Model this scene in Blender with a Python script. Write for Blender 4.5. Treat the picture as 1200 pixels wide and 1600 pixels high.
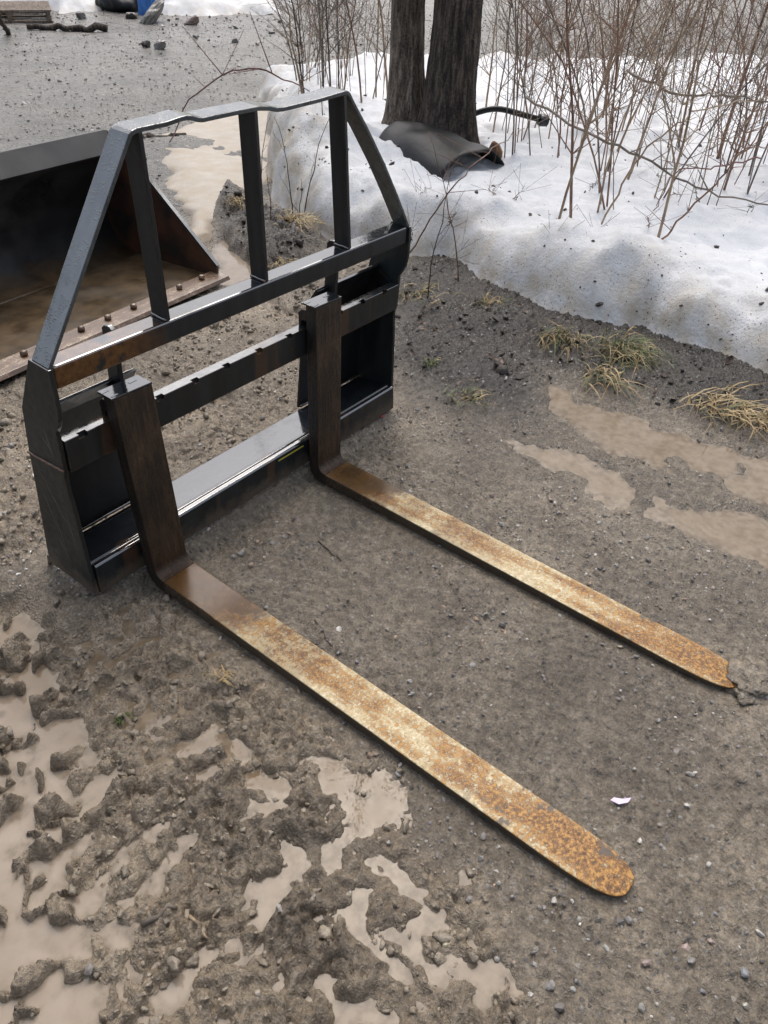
import bpy, math, random
import numpy as np
from mathutils import Matrix, Vector

for o in list(bpy.data.objects):
    bpy.data.objects.remove(o)
scene = bpy.context.scene
C = scene.collection
rnd = random.Random(7)
R = np.random.default_rng(11)

# ------------------------------------------------------------------ camera
CAM = Vector((-0.67424, -1.30475, 1.30887))
RT = Vector((0.609547, -0.792265, 0.027717))
UP = Vector((0.465486, 0.385995, 0.796449))
FW = Vector((0.641697, 0.472571, -0.604071))
cam = bpy.data.cameras.new('camera')
cam.sensor_fit = 'VERTICAL'
cam.sensor_height = 36.0
cam.sensor_width = 27.0
cam.lens = 36.0 * 1239.13 / 1600.0
cam.clip_start = 0.05
cam.clip_end = 500
camo = bpy.data.objects.new('camera', cam)
M3 = Matrix((RT, UP, -FW)).transposed().to_4x4()
M3.translation = CAM
camo.matrix_world = M3
C.objects.link(camo)
scene.camera = camo

# ------------------------------------------------------------------ sky, sun, exposure
SUN_EL, SUN_AZ = math.radians(59), math.radians(55)
world = bpy.data.worlds.new('World')
scene.world = world
world.use_nodes = True
wn = world.node_tree
wn.nodes.clear()
sky = wn.nodes.new('ShaderNodeTexSky')
sky.sky_type = 'NISHITA'
sky.sun_disc = False
sky.sun_elevation = SUN_EL
sky.sun_rotation = SUN_AZ
sky.air_density = 1.0
sky.dust_density = 6.0
sky.ozone_density = 1.0
hs = wn.nodes.new('ShaderNodeHueSaturation')
hs.inputs['Saturation'].default_value = 0.60
hs.inputs['Value'].default_value = 1.0
bg = wn.nodes.new('ShaderNodeBackground')
bg.inputs['Strength'].default_value = 0.15
wo = wn.nodes.new('ShaderNodeOutputWorld')
wn.links.new(sky.outputs[0], hs.inputs['Color'])
wn.links.new(hs.outputs[0], bg.inputs['Color'])
wn.links.new(bg.outputs[0], wo.inputs['Surface'])
sun = bpy.data.lights.new('sun', 'SUN')
sun.energy = 0.55
sun.angle = math.radians(58)
sun.color = (1.0, 0.995, 0.98)
suno = bpy.data.objects.new('sun', sun)
# direction towards the sun (azimuth measured from +Y towards +X)
sd = Vector((math.sin(SUN_AZ) * math.cos(SUN_EL), math.cos(SUN_AZ) * math.cos(SUN_EL), math.sin(SUN_EL)))
suno.rotation_euler = sd.to_track_quat('Z', 'Y').to_euler()
suno.location = (0, 0, 20)
C.objects.link(suno)
scene.view_settings.view_transform = 'Standard'
scene.view_settings.look = 'None'
scene.view_settings.gamma = 1.0
scene.view_settings.exposure = 0.44
scene.view_settings.use_curve_mapping = False
scene.cycles.max_bounces = 4
scene.cycles.diffuse_bounces = 3
scene.cycles.glossy_bounces = 3
scene.cycles.use_denoising = True


# ------------------------------------------------------------------ node helpers
class NT:
    def __init__(s, name):
        s.m = bpy.data.materials.new(name)
        s.m.use_nodes = True
        s.t = s.m.node_tree
        s.b = s.t.nodes['Principled BSDF']
        g = s.n('ShaderNodeNewGeometry')
        s.pos = g.outputs['Position']
        s.nrm = g.outputs['Normal']
        s.oc = s.n('ShaderNodeTexCoord').outputs['Object']

    def n(s, k, **kw):
        x = s.t.nodes.new(k)
        for a, v in kw.items():
            setattr(x, a, v)
        return x

    def put(s, sock, v):
        if isinstance(v, bpy.types.NodeSocket):
            s.t.links.new(v, sock)
        elif isinstance(v, (tuple, list)):
            sock.default_value = tuple(v) + ((1.0,) if len(v) == 3 and sock.type == 'RGBA' else ())
        else:
            sock.default_value = v

    def set(s, **kw):
        for k, v in kw.items():
            s.put(s.b.inputs[k.replace('_', ' ')], v)
        return s

    def noise(s, scale, vec=None, detail=4.0, rough=0.55, dist=0.0):
        x = s.n('ShaderNodeTexNoise')
        s.put(x.inputs['Vector'], vec if vec is not None else s.pos)
        x.inputs['Scale'].default_value = scale
        x.inputs['Detail'].default_value = detail
        x.inputs['Roughness'].default_value = rough
        x.inputs['Distortion'].default_value = dist
        return x.outputs['Fac']

    def vor(s, scale, vec=None, out='Distance', feature='F1', rand=1.0):
        x = s.n('ShaderNodeTexVoronoi')
        x.feature = feature
        s.put(x.inputs['Vector'], vec if vec is not None else s.pos)
        x.inputs['Scale'].default_value = scale
        x.inputs['Randomness'].default_value = rand
        return x.outputs[out]

    def ramp(s, fac, stops, interp='LINEAR'):
        x = s.n('ShaderNodeValToRGB')
        x.color_ramp.interpolation = interp
        e = x.color_ramp.elements
        while len(e) < len(stops):
            e.new(0.5)
        for i, (p, c) in enumerate(stops):
            e[i].position = p
            if not isinstance(c, (tuple, list)):
                c = (c, c, c)
            e[i].color = tuple(c) + (1.0,)
        s.put(x.inputs[0], fac)
        return x.outputs[0]

    def math(s, op, a, b=0.0, clamp=False):
        x = s.n('ShaderNodeMath', operation=op, use_clamp=clamp)
        s.put(x.inputs[0], a)
        s.put(x.inputs[1], b)
        return x.outputs[0]

    def mix(s, f, a, b, blend='MIX'):
        x = s.n('ShaderNodeMix', data_type='RGBA', blend_type=blend)
        s.put(x.inputs[0], f)
        s.put(x.inputs[6], a)
        s.put(x.inputs[7], b)
        return x.outputs[2]

    def mapr(s, v, a, b, c=0.0, d=1.0):
        x = s.n('ShaderNodeMapRange')
        s.put(x.inputs[0], v)
        for i, q in enumerate((a, b, c, d)):
            x.inputs[i + 1].default_value = q
        return x.outputs[0]

    def sep(s, v):
        x = s.n('ShaderNodeSeparateXYZ')
        s.put(x.inputs[0], v)
        return x.outputs

    def scale(s, vec, sc):
        x = s.n('ShaderNodeVectorMath', operation='MULTIPLY')
        s.put(x.inputs[0], vec)
        x.inputs[1].default_value = sc
        return x.outputs[0]

    def attr(s, name, out='Color'):
        x = s.n('ShaderNodeAttribute', attribute_name=name)
        return x.outputs[out]

    def bump(s, h, strength=0.5, dist=0.005, prev=None):
        x = s.n('ShaderNodeBump')
        s.put(x.inputs['Height'], h)
        x.inputs['Strength'].default_value = strength
        x.inputs['Distance'].default_value = dist
        if prev is not None:
            s.put(x.inputs['Normal'], prev)
        return x.outputs[0]


# ------------------------------------------------------------------ noise in numpy
def _h(ix, iy, seed):
    h = (ix.astype(np.uint32) * np.uint32(374761393) + iy.astype(np.uint32) * np.uint32(668265263)
         + np.uint32((seed * 974634777) & 0xffffffff))
    h = (h ^ (h >> np.uint32(13))) * np.uint32(1274126177)
    return h ^ (h >> np.uint32(16))


def perlin(x, y, seed=0):
    x = np.asarray(x, np.float64) + 1000.3
    y = np.asarray(y, np.float64) + 1000.7
    xf, yf = np.floor(x), np.floor(y)
    ix, iy = xf.astype(np.int64), yf.astype(np.int64)
    fx, fy = (x - xf).astype(np.float32), (y - yf).astype(np.float32)
    u = fx * fx * fx * (fx * (fx * 6 - 15) + 10)
    v = fy * fy * fy * (fy * (fy * 6 - 15) + 10)

    def g(dx, dy):
        a = _h(ix + dx, iy + dy, seed).astype(np.float32) * np.float32(2 * math.pi / 4294967296.0)
        return np.cos(a) * (fx - dx) + np.sin(a) * (fy - dy)
    a0 = g(0, 0); a1 = g(1, 0); b0 = g(0, 1); b1 = g(1, 1)
    p = a0 + u * (a1 - a0)
    q = b0 + u * (b1 - b0)
    return (p + v * (q - p)) * 1.45


def worley(x, y, seed=0):
    x = np.asarray(x, np.float64) + 1000.0
    y = np.asarray(y, np.float64) + 1000.0
    ix, iy = np.floor(x).astype(np.int64), np.floor(y).astype(np.int64)
    f1 = np.full(x.shape, 9.0, np.float32); idv = np.zeros(x.shape, np.float32)
    for dx in (-1, 0, 1):
        for dy in (-1, 0, 1):
            h = _h(ix + dx, iy + dy, seed)
            px = ix + dx + (h & np.uint32(1023)) / 1023.0
            py = iy + dy + ((h >> np.uint32(10)) & np.uint32(1023)) / 1023.0
            d = np.hypot(px - x, py - y).astype(np.float32)
            rv = ((h >> np.uint32(20)) & np.uint32(1023)).astype(np.float32) / 1023.0
            m = d < f1
            f1 = np.where(m, d, f1); idv = np.where(m, rv, idv)
    return f1, idv


def sst(a, b, x):
    t = np.clip((x - a) / (b - a), 0, 1)
    return t * t * (3 - 2 * t)


def psd(x, y, P):
    """signed distance to polygon, positive inside"""
    x = np.asarray(x); y = np.asarray(y); pa_ = np.array(P)
    nb = (x > pa_[:, 0].min() - .3) & (x < pa_[:, 0].max() + .3) & (y > pa_[:, 1].min() - .3) & (y < pa_[:, 1].max() + .3)
    if nb.size > 64 and not nb.all():
        out = np.full(x.shape, -1.0)
        if nb.any(): out[nb] = psd(x[nb], y[nb], P)
        return out
    d = np.full(np.shape(x), 1e9); ins = np.zeros(np.shape(x), bool)
    n = len(P)
    for i in range(n):
        ax, ay = P[i]; bx, by = P[(i + 1) % n]
        ex, ey = bx - ax, by - ay
        t = np.clip(((x - ax) * ex + (y - ay) * ey) / (ex * ex + ey * ey), 0, 1)
        d = np.minimum(d, np.hypot(x - ax - t * ex, y - ay - t * ey))
        c = ((ay > y) != (by > y))
        with np.errstate(divide='ignore', invalid='ignore'):
            xi = ax + (y - ay) * ex / (ey if ey else 1e-12)
        ins ^= c & (x < xi)
    return np.where(ins, d, -d)


# ------------------------------------------------------------------ mesh helpers
def link(o):
    C.objects.link(o)
    return o


def tag(o, label=None, cat=None, group=None, kind=None):
    if label: o['label'] = label
    if cat: o['category'] = cat
    if group: o['group'] = group
    if kind: o['kind'] = kind
    return o


def mk(name, V, F, mat, parent=None, smooth=False, bevel=0.0, seg=2, **tg):
    me = bpy.data.meshes.new(name)
    me.from_pydata([tuple(map(float, v)) for v in V], [], [tuple(map(int, f)) for f in F])
    me.update()
    if mat: me.materials.append(mat)
    if smooth:
        me.polygons.foreach_set('use_smooth', [True] * len(me.polygons))
    o = bpy.data.objects.new(name, me)
    if parent is not None: o.parent = parent
    link(o)
    if bevel:
        b = o.modifiers.new('bevel', 'BEVEL')
        b.width = bevel; b.segments = seg; b.limit_method = 'ANGLE'; b.angle_limit = math.radians(35)
    return tag(o, **tg)


def mkbig(name, V, F, mat, smooth=True, parent=None, attrs=None, **tg):
    """numpy arrays: V (n,3), F (m,k)"""
    me = bpy.data.meshes.new(name)
    V = np.ascontiguousarray(V, np.float32); F = np.ascontiguousarray(F, np.int32)
    k = F.shape[1]
    me.vertices.add(len(V)); me.vertices.foreach_set('co', V.ravel())
    me.loops.add(F.size); me.loops.foreach_set('vertex_index', F.ravel())
    me.polygons.add(len(F))
    me.polygons.foreach_set('loop_start', np.arange(0, F.size, k, dtype=np.int32))
    me.polygons.foreach_set('loop_total', np.full(len(F), k, np.int32))
    me.update(calc_edges=True)
    me.polygons.foreach_set('use_smooth', np.full(len(F), smooth))
    for an, av in (attrs or {}).items():
        if av.ndim == 1:
            at = me.attributes.new(an, 'FLOAT', 'POINT'); at.data.foreach_set('value', av.astype(np.float32))
        else:
            if av.shape[1] == 3: av = np.c_[av, np.ones(len(av))]
            at = me.attributes.new(an, 'FLOAT_COLOR', 'POINT'); at.data.foreach_set('color', av.astype(np.float32).ravel())
    if mat: me.materials.append(mat)
    o = bpy.data.objects.new(name, me)
    if parent is not None: o.parent = parent
    link(o)
    return tag(o, **tg)


def empty(name, loc, rot=(0, 0, 0), **tg):
    o = bpy.data.objects.new(name, None)
    o.location = loc; o.rotation_euler = rot
    o.empty_display_size = 0.1
    link(o)
    return tag(o, **tg)


def box(x0, x1, y0, y1, z0, z1):
    V = [(x0, y0, z0), (x1, y0, z0), (x1, y1, z0), (x0, y1, z0), (x0, y0, z1), (x1, y0, z1), (x1, y1, z1), (x0, y1, z1)]
    F = [(3, 2, 1, 0), (4, 5, 6, 7), (0, 1, 5, 4), (1, 2, 6, 5), (2, 3, 7, 6), (3, 0, 4, 7)]
    return V, F


def prism_x(prof, x0, x1):
    """prof: list of (y, z) polygon, extruded along x"""
    n = len(prof)
    A = sum(prof[i][0] * prof[(i + 1) % n][1] - prof[(i + 1) % n][0] * prof[i][1] for i in range(n))
    if A < 0: prof = prof[::-1]
    V = [(x0, y, z) for y, z in prof] + [(x1, y, z) for y, z in prof]
    F = [tuple(range(n))[::-1], tuple(range(n, 2 * n))] + [(i, (i + 1) % n, n + (i + 1) % n, n + i) for i in range(n)]
    return V, F


def join(*parts):
    V, F = [], []
    for v, f in parts:
        k = len(V); V += list(v); F += [tuple(i + k for i in q) for q in f]
    return V, F


def ribbon(path, th, closed=False):
    """2-D polyline -> closed outline of thickness th (offset to the right of travel)"""
    n = len(path); off = []
    for i in range(n):
        p = np.array(path[i], float)
        a = np.array(path[max(i - 1, 0)], float); b = np.array(path[min(i + 1, n - 1)], float)
        d1 = p - a if i > 0 else b - p
        d2 = b - p if i < n - 1 else p - a
        d1 = d1 / (np.linalg.norm(d1) + 1e-9); d2 = d2 / (np.linalg.norm(d2) + 1e-9)
        n1 = np.array([d1[1], -d1[0]]); n2 = np.array([d2[1], -d2[0]])
        m = n1 + n2; m /= np.linalg.norm(m) + 1e-9
        off.append(p + m * th / max(0.4, m @ n1))
    return [tuple(p) for p in path] + [tuple(p) for p in off[::-1]]


def tube(P, rad, sides=6, cap=True):
    P = np.asarray(P, float); n = len(P)
    rad = np.full(n, rad) if np.isscalar(rad) else np.asarray(rad, float)
    T = np.gradient(P, axis=0); T /= np.linalg.norm(T, axis=1)[:, None] + 1e-12
    ref = np.array([0.31, 0.87, 0.39])
    if abs(T[0] @ ref) > 0.9: ref = np.array([0.9, -0.1, 0.4])
    V = []
    for i in range(n):
        a = np.cross(T[i], ref); a /= np.linalg.norm(a); b = np.cross(T[i], a)
        for k in range(sides):
            t = 2 * math.pi * k / sides
            V.append(P[i] + rad[i] * (math.cos(t) * a + math.sin(t) * b))
    F = []
    for i in range(n - 1):
        for k in range(sides):
            k2 = (k + 1) % sides
            F.append((i * sides + k, i * sides + k2, (i + 1) * sides + k2, (i + 1) * sides + k))
    if cap:
        F.append(tuple(range(sides))[::-1]); F.append(tuple(range((n - 1) * sides, n * sides)))
    return V, F


def ico(sub=0):
    t = (1 + 5 ** .5) / 2
    V = [(-1, t, 0), (1, t, 0), (-1, -t, 0), (1, -t, 0), (0, -1, t), (0, 1, t), (0, -1, -t), (0, 1, -t), (t, 0, -1), (t, 0, 1), (-t, 0, -1), (-t, 0, 1)]
    F = [(0, 11, 5), (0, 5, 1), (0, 1, 7), (0, 7, 10), (0, 10, 11), (1, 5, 9), (5, 11, 4), (11, 10, 2), (10, 7, 6), (7, 1, 8), (3, 9, 4), (3, 4, 2), (3, 2, 6), (3, 6, 8), (3, 8, 9), (4, 9, 5), (2, 4, 11), (6, 2, 10), (8, 6, 7), (9, 8, 1)]
    V = [np.array(v) / np.linalg.norm(v) for v in V]
    for _ in range(sub):
        c = {}; G = []

        def mid(a, b):
            k = (min(a, b), max(a, b))
            if k not in c:
                m = V[a] + V[b]; V.append(m / np.linalg.norm(m)); c[k] = len(V) - 1
            return c[k]
        for a, b, d in F:
            x, y, z = mid(a, b), mid(b, d), mid(d, a)
            G += [(a, x, z), (b, y, x), (d, z, y), (x, y, z)]
        F = G
    return np.array(V), np.array(F)


def rocks(pos, size, sub=0, flat=(0.4, 0.8), jag=0.3, sink=0.3, seed=0):
    """many small stones as one array pair"""
    r = np.random.default_rng(seed)
    bv, bf = ico(sub)
    n = len(pos); m = len(bv)
    V = np.repeat(bv[None], n, 0)
    dirs = r.normal(size=(n, 5, 3)); dirs /= np.linalg.norm(dirs, axis=2)[:, :, None]
    dv = np.einsum('nkd,md->nmk', dirs, bv)
    cut = r.uniform(0.45, 0.9, (n, 1, 5))
    sc = np.minimum(1.0, np.where(dv > 0.05, cut / np.maximum(dv, 0.05), 9)).min(2)
    sc = sc * (1 + r.uniform(-jag, jag, (n, m)) * 0.5)
    V = V * sc[:, :, None]
    S = np.stack([r.uniform(.7, 1.25, n), r.uniform(.6, 1.1, n), r.uniform(flat[0], flat[1], n)], 1)
    V = V * S[:, None, :] * (np.asarray(size)[:, None, None] * 0.5)
    a = r.uniform(0, 6.283, n); ca, sa = np.cos(a)[:, None], np.sin(a)[:, None]
    tx = r.normal(0, .25, (n, 2))
    z = V[:, :, 2] + V[:, :, 0] * tx[:, :1] + V[:, :, 1] * tx[:, 1:]
    X = V[:, :, 0] * ca - V[:, :, 1] * sa; Y = V[:, :, 0] * sa + V[:, :, 1] * ca
    zz = z + (np.asarray(size) * S[:, 2] * 0.5 * (1 - 2 * sink))[:, None]
    out = np.stack([X + pos[:, 0:1], Y + pos[:, 1:2], zz + pos[:, 2:3]], 2).reshape(-1, 3)
    F = (bf[None] + (np.arange(n) * m)[:, None, None]).reshape(-1, 3)
    return out, F, m


# ------------------------------------------------------------------ places on the ground (metres; rack along x, forks towards -y)
CHURN=[(-0.273,0.513),(-0.112,0.228),(-0.016,0.041),(0.110,-0.044),(0.094,-0.272),(0.084,-0.478),(0.068,-0.651),(0.029,-0.810),(-0.026,-0.923),(-0.031,-1.045),(-0.062,-1.137),(-0.134,-1.223),(-0.248,-1.324),(-0.957,-0.415)]
LPUD=[(-0.367,0.628),(-0.118,0.218),(-0.062,0.149),(-0.106,-0.026),(-0.192,-0.094),(-0.247,-0.260),(-0.356,-0.390),(-0.419,-0.447),(-0.438,-0.564),(-0.472,-0.649),(-0.562,-0.806),(-0.932,-0.334)]
FPUD=[(-0.115,-0.733),(-0.061,-0.821),(-0.052,-0.928),(-0.082,-1.014),(-0.126,-1.087),(-0.216,-1.118),(-0.322,-0.984),(-0.214,-0.945),(-0.190,-0.843)]
RUT1=[(1.708,-0.237),(1.630,-0.496),(1.648,-0.646),(1.654,-0.836),(1.700,-1.115),(1.519,-1.249),(1.437,-1.007),(1.446,-0.812),(1.434,-0.631),(1.546,-0.397)]
RUT2=[(1.247,-0.352),(1.317,-0.493),(1.301,-0.692),(1.257,-0.886),(1.343,-1.037),(1.482,-1.340),(1.178,-1.473),(1.173,-1.092),(1.182,-0.933),(1.175,-0.788),(1.203,-0.574)]
DARK=[(2.179,0.845),(2.6,0.743),(2.6,0.049),(2.6,-0.316),(2.5,-1.2),(1.815,-1.085),(1.773,-0.793),(1.799,-0.560),(1.723,-0.254),(1.389,-0.339),(1.296,-0.102),(1.455,0.288)]
REAR=[(0.012,1.537),(0.406,1.075),(0.749,1.106),(1.772,1.180),(2.313,0.948),(1.186,0.06),(0.770,0.06),(0.273,0.06),(0.033,0.293),(-0.081,0.279),(-0.367,0.628)]
MOUND=[(2.189,2.030),(2.658,2.433),(2.688,2.303),(2.400,1.885),(2.380,1.586),(2.218,1.186),(1.926,1.127),(1.681,1.168),(1.932,1.636)]
ICE=[(2.938,3.335),(3.407,3.598),(3.790,3.676),(4.451,3.710),(4.177,2.986),(2.733,2.062),(2.160,1.902),(1.647,1.437),(2.101,2.207),(2.565,2.838)]
SPUD=[(1.870,1.636),(1.997,1.705),(1.791,1.278),(1.564,0.977),(1.570,1.292)]
SNOW=[(2.406,.716),(2.3,.35),(2.215,.037),(2.26,-.2),(2.301,-.346),(2.25,-.6),(2.192,-.876),(2.1,-1.5),(2.3,-2.6),(3,-3.6),(6,-4.5),(10.5,-3.2),(9.6,.2),(9.24,1.2),(8,2.2),(6.7,3.25),(5.6,4.1),(4.8,4.2),(4.2,3.55),(3.55,2.9),(2.95,2.35),(2.55,1.85),(2.33,1.45),(2.3,1.1)]
WATER_Z = -0.010


def masks(x, y):
    wx = x + .035 * perlin(x / .16, y / .16, 90) + .015 * perlin(x / .05, y / .05, 91)
    wy = y + .035 * perlin(x / .16, y / .16, 92) + .015 * perlin(x / .05, y / .05, 93)
    m = {}
    m['churn'] = sst(-.05, .05, psd(wx, wy, CHURN))
    m['lpud'] = sst(-.04, .03, psd(wx, wy, LPUD))
    m['fpud'] = sst(-.03, .03, psd(wx, wy, FPUD))
    m['rut'] = np.maximum(sst(-.05, .05, psd(wx, wy, RUT1)), sst(-.05, .05, psd(wx, wy, RUT2)))
    m['dark'] = sst(-.12, .12, psd(wx, wy, DARK))
    m['rear'] = sst(-.08, .08, psd(wx, wy, REAR))
    m['mound'] = sst(-.06, .14, psd(wx, wy, MOUND))
    m['spud'] = sst(-.03, .04, psd(wx, wy, SPUD))
    m['lot'] = sst(2.0, 2.6, y + .35 * x - .55 + .25 * perlin(x / .6, y / .6, 94)) * (1 - m['mound'])
    return m


def height(x, y, want=False):
    m = masks(x, y)
    far = np.hypot(x, y)
    n = lambda s, k: perlin(x / s, y / s, k)
    xw = x + .025 * n(.09, 1); yw = y + .025 * n(.09, 2)
    nw = lambda s, k: perlin(xw / s, yw / s, k)
    f1, idv = worley(xw / .034, yw / .034, 5)
    g1, idg = worley(x / .016, y / .016, 6)
    d = n(.022, 7); e = n(.009, 8); c = nw(.05, 9)
    # packed grit between the forks and to the right
    h = .006 * n(.45, 10) + .003 * c + .0022 * d + .0012 * e + .0016 * perlin(x / .0125, y / .0125, 56)
    x3 = x + .006 * n(.02, 63); y3 = y + .006 * n(.02, 64)
    crk = lambda sc, k, sh=6.: 1 - np.exp(-sh * np.abs(perlin(x3 / sc, y3 / sc, k)))
    cell = np.maximum(sst(1.0, 1.02, x) * .004 + np.maximum(0, x - 2.55) * .03, sst(.4, .42, y) * .005 + np.maximum(0, y - 1.45) * .03) + .0036
    f02, f01 = sst(.022, .010, cell), sst(.011, .006, cell)
    c05, c02, c01 = crk(.055, 65), .8 + f02 * (crk(.024, 66) - .8), .75 + f01 * (crk(.012, 67, 5.) - .75)
    d = d * f02; e = e * f01
    h = h + .0028 * c02 + .0026 * c01 - .004
    h = h + .005 * np.maximum(0, 1 - (g1 / .55) ** 2) * (idg > .72)
    h = h + .006 * sst(.1, .6, nw(.12, 31)) * sst(-.1, .3, n(.5, 32))
    # churned mud, left foreground
    a = nw(.11, 11); b = nw(.05, 12); r1 = 1 - np.abs(nw(.085, 13)) * 2.2; gate = sst(-.15, .25, n(.17, 14))
    big = sst(-.72, .12, a + .6 * b + .55 * n(.4, 33))
    lump = np.maximum(0, 1 - (f1 / .62) ** 2) * (0.25 + idv)
    crumb = np.maximum(0, 1 - (g1 / .6) ** 2) * (idg - .2)
    x2 = xw + .010 * n(.03, 50); y2 = yw + .010 * n(.03, 51)
    bil = np.abs(perlin(x2 / .060, y2 / .060, 52)) * 1.0 + np.abs(perlin(x2 / .028, y2 / .028, 53)) * .62 + (.25 + f01 * (np.abs(perlin(x2 / .013, y2 / .013, 54)) - .25)) * .34
    fib = perlin((x2 + .6 * y2) / .011, (y2 - .6 * x2) / .045, 55)
    tt = -.38 * (x + .3) - .92 * (y + .3); cc = .92 * (x + .3) - .38 * (y + .3)
    wv = .020 * n(.14, 59) + .008 * n(.05, 60)
    bars = sst(.25, .75, .5 + .5 * np.cos(2 * math.pi * (tt + .55 * np.abs(cc + .05 + wv) + wv) / .082))
    track = sst(.19, .15, np.abs(cc + .04 + .6 * wv)) * sst(-.35, .1, n(.19, 61))
    bars2 = sst(.3, .75, .5 + .5 * np.cos(2 * math.pi * (tt - .5 * np.abs(cc - .27 + wv) + wv) / .075)) * sst(.15, .11, np.abs(cc - .26 + .6 * wv)) * sst(-.2, .2, n(.17, 62))
    flat_ = sst(-.3, .35, nw(.13, 68) + .3 * b)                       # smeared wet patches against crumbled ones
    hc = -.0325 + .017 * (bars - .4) * track + .014 * (bars2 - .35) + .018 * big + .010 * sst(.45, .95, r1) * gate \
        + (.015 * c05 + (.0110 * c02 + .0065 * c01) * (.3 + .7 * flat_) + .013 * (bil - .45) + .006 * crumb * flat_ + .0015 * e) * (.45 + .65 * big) \
        + .002 * perlin(x2 / .021, y2 / .021, 57)
    h = h * (1 - m['churn']) + hc * m['churn']
    # left puddle with broken tread ridges standing out of it
    r2 = 1 - np.abs(nw(.11, 15) + .3 * b) * 2.4; r3 = 1 - np.abs(nw(.065, 16) + .3 * d) * 2.6
    ridge = np.maximum(sst(.35, .85, r2) * sst(-.02, .15, n(.10, 17)), .8 * sst(.4, .9, r3) * sst(.05, .25, n(.15, 18)))
    ridge = np.maximum(ridge, sst(.35, .5, nw(.07, 34)))
    hl = -.031 + .017 * bars * track * sst(-.25, .1, b) + .004 * perlin(x2 / .021, y2 / .021, 57) + .026 * ridge + (.008 * c05 + .007 * c02 + .005 * c01 + .012 * bil + .003 * crumb) * ridge + .006 * n(.2, 19)
    h = h * (1 - m['lpud']) + hl * m['lpud']
    hf = -.0140 + .012 * sst(-.1, .5, nw(.09, 20)) + (.008 * c02 + .006 * c01 + .006 * bil) * sst(-.3, .3, b) + .006 * perlin(x2 / .021, y2 / .021, 57) + .003 * d
    h = h * (1 - m['fpud']) + hf * m['fpud']
    # two ruts with water on the right
    hr = -.026 + .026 * sst(.1, .6, nw(.13, 21)) + .008 * bil
    h = h * (1 - m['rut']) + hr * m['rut']
    # mud behind the rack
    hb = -.002 + .010 * a + .005 * lump + .010 * bil + .010 * c05 + .008 * c02 + .006 * c01 - .03 * sst(.28, .5, n(.3, 23))
    w = m['rear'] * (1 - m['churn'])
    h = h * (1 - w) + hb * w
    # dark soil along the snow
    hd = .004 + .012 * n(.25, 24) + .012 * bil + .004 * lump + .010 * c05 + .008 * c02 + .005 * c01
    w = m['dark'] * (1 - m['rut'])
    h = h * (1 - w) + hd * w
    # dirt mound behind the bucket's corner
    h = h + m['mound'] * (.07 + .045 * np.exp(-((x - 2.4) ** 2 + (y - 2.1) ** 2) / .06) + .015 * lump + .03 * bil + .02 * nw(.08, 26))
    h = h * (1 - m['spud']) + (-.03) * m['spud']
    # gravel yard
    hl2 = .02 + .03 * n(1.7, 27) + .012 * n(.5, 28) + .008 * n(.16, 29) + .006 * lump + .004 * d
    h = h * (1 - m['lot']) + hl2 * m['lot']
    # mud squeezed up under the rack, packed flat below the fork blades
    ux = sst(-.16, -.04, x) * (1 - sst(1.16, 1.26, x))
    uy = sst(-.04, .01, y) * (1 - sst(.17, .34, y))
    up = ux * uy
    h = h * (1 - up) + (np.minimum(.036, .030 + .5 * np.abs(h))) * up
    for fx, fa in ((.132, -.0338), (.712, -.0396)):
        bx = x - (fx + .046) - fa * (-(y + .047))
        fm = sst(.085, .055, np.abs(bx)) * sst(-1.30, -1.26, y) * sst(.0, -.03, y)
        h = h * (1 - fm) + np.minimum(h, -.002 - .003 * sst(.06, .047, np.abs(bx))) * fm
    if want:
        return h, m
    return h


def gz(x, y):
    return float(height(np.array([x], float), np.array([y], float))[0])


# ------------------------------------------------------------------ ground sheet
def lines(lo, hi, step, a, b, ga, gb):
    mid = list(np.arange(lo, hi, step))
    s, p, up = step, hi, []
    while p < b:
        up.append(p); s *= gb; p += s
    up.append(b)
    s, p, dn = step, lo, []
    while True:
        s *= ga; p -= s
        if p < a: break
        dn.append(p)
    dn.append(a)
    return np.array(dn[::-1] + mid + up)


def lines2(lo, mid_, hi, s1, s2, a, b, ga, gb):
    f = np.arange(lo, mid_, s1); k_ = int((hi - mid_) / s2)
    g = lines(hi - .5 * s2, hi, s2, a, b, 99.0, gb)
    tail = g[g >= hi - 1e-9]
    head = lines(lo, lo + s1 * 1.5, s1, a, b, ga, 99.0)
    return np.unique(np.round(np.concatenate([head[head < lo - 1e-9], f, np.linspace(mid_, hi, k_, endpoint=False), tail]), 6))


gx = lines2(-.70, 1.0, 2.55, .0036, .0075, -40, 120, 1.07, 1.03)
gy = lines2(-1.54, .40, 1.45, .0036, .0085, -40, 120, 1.07, 1.03)
GX, GY = np.meshgrid(gx, gy)
fx, fy = GX.ravel(), GY.ravel()
hz, gm = height(fx, fy, True)
nx, ny = len(gx), len(gy)
idx = np.arange(nx * ny).reshape(ny, nx)
GF = np.stack([idx[:-1, :-1], idx[:-1, 1:], idx[1:, 1:], idx[1:, :-1]], -1).reshape(-1, 4)
zone = np.stack([np.maximum.reduce([gm['churn'], gm['lpud'], gm['fpud'], gm['rear']]) , np.maximum(gm['dark'], gm['mound']), gm['lot']], 1)

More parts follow.
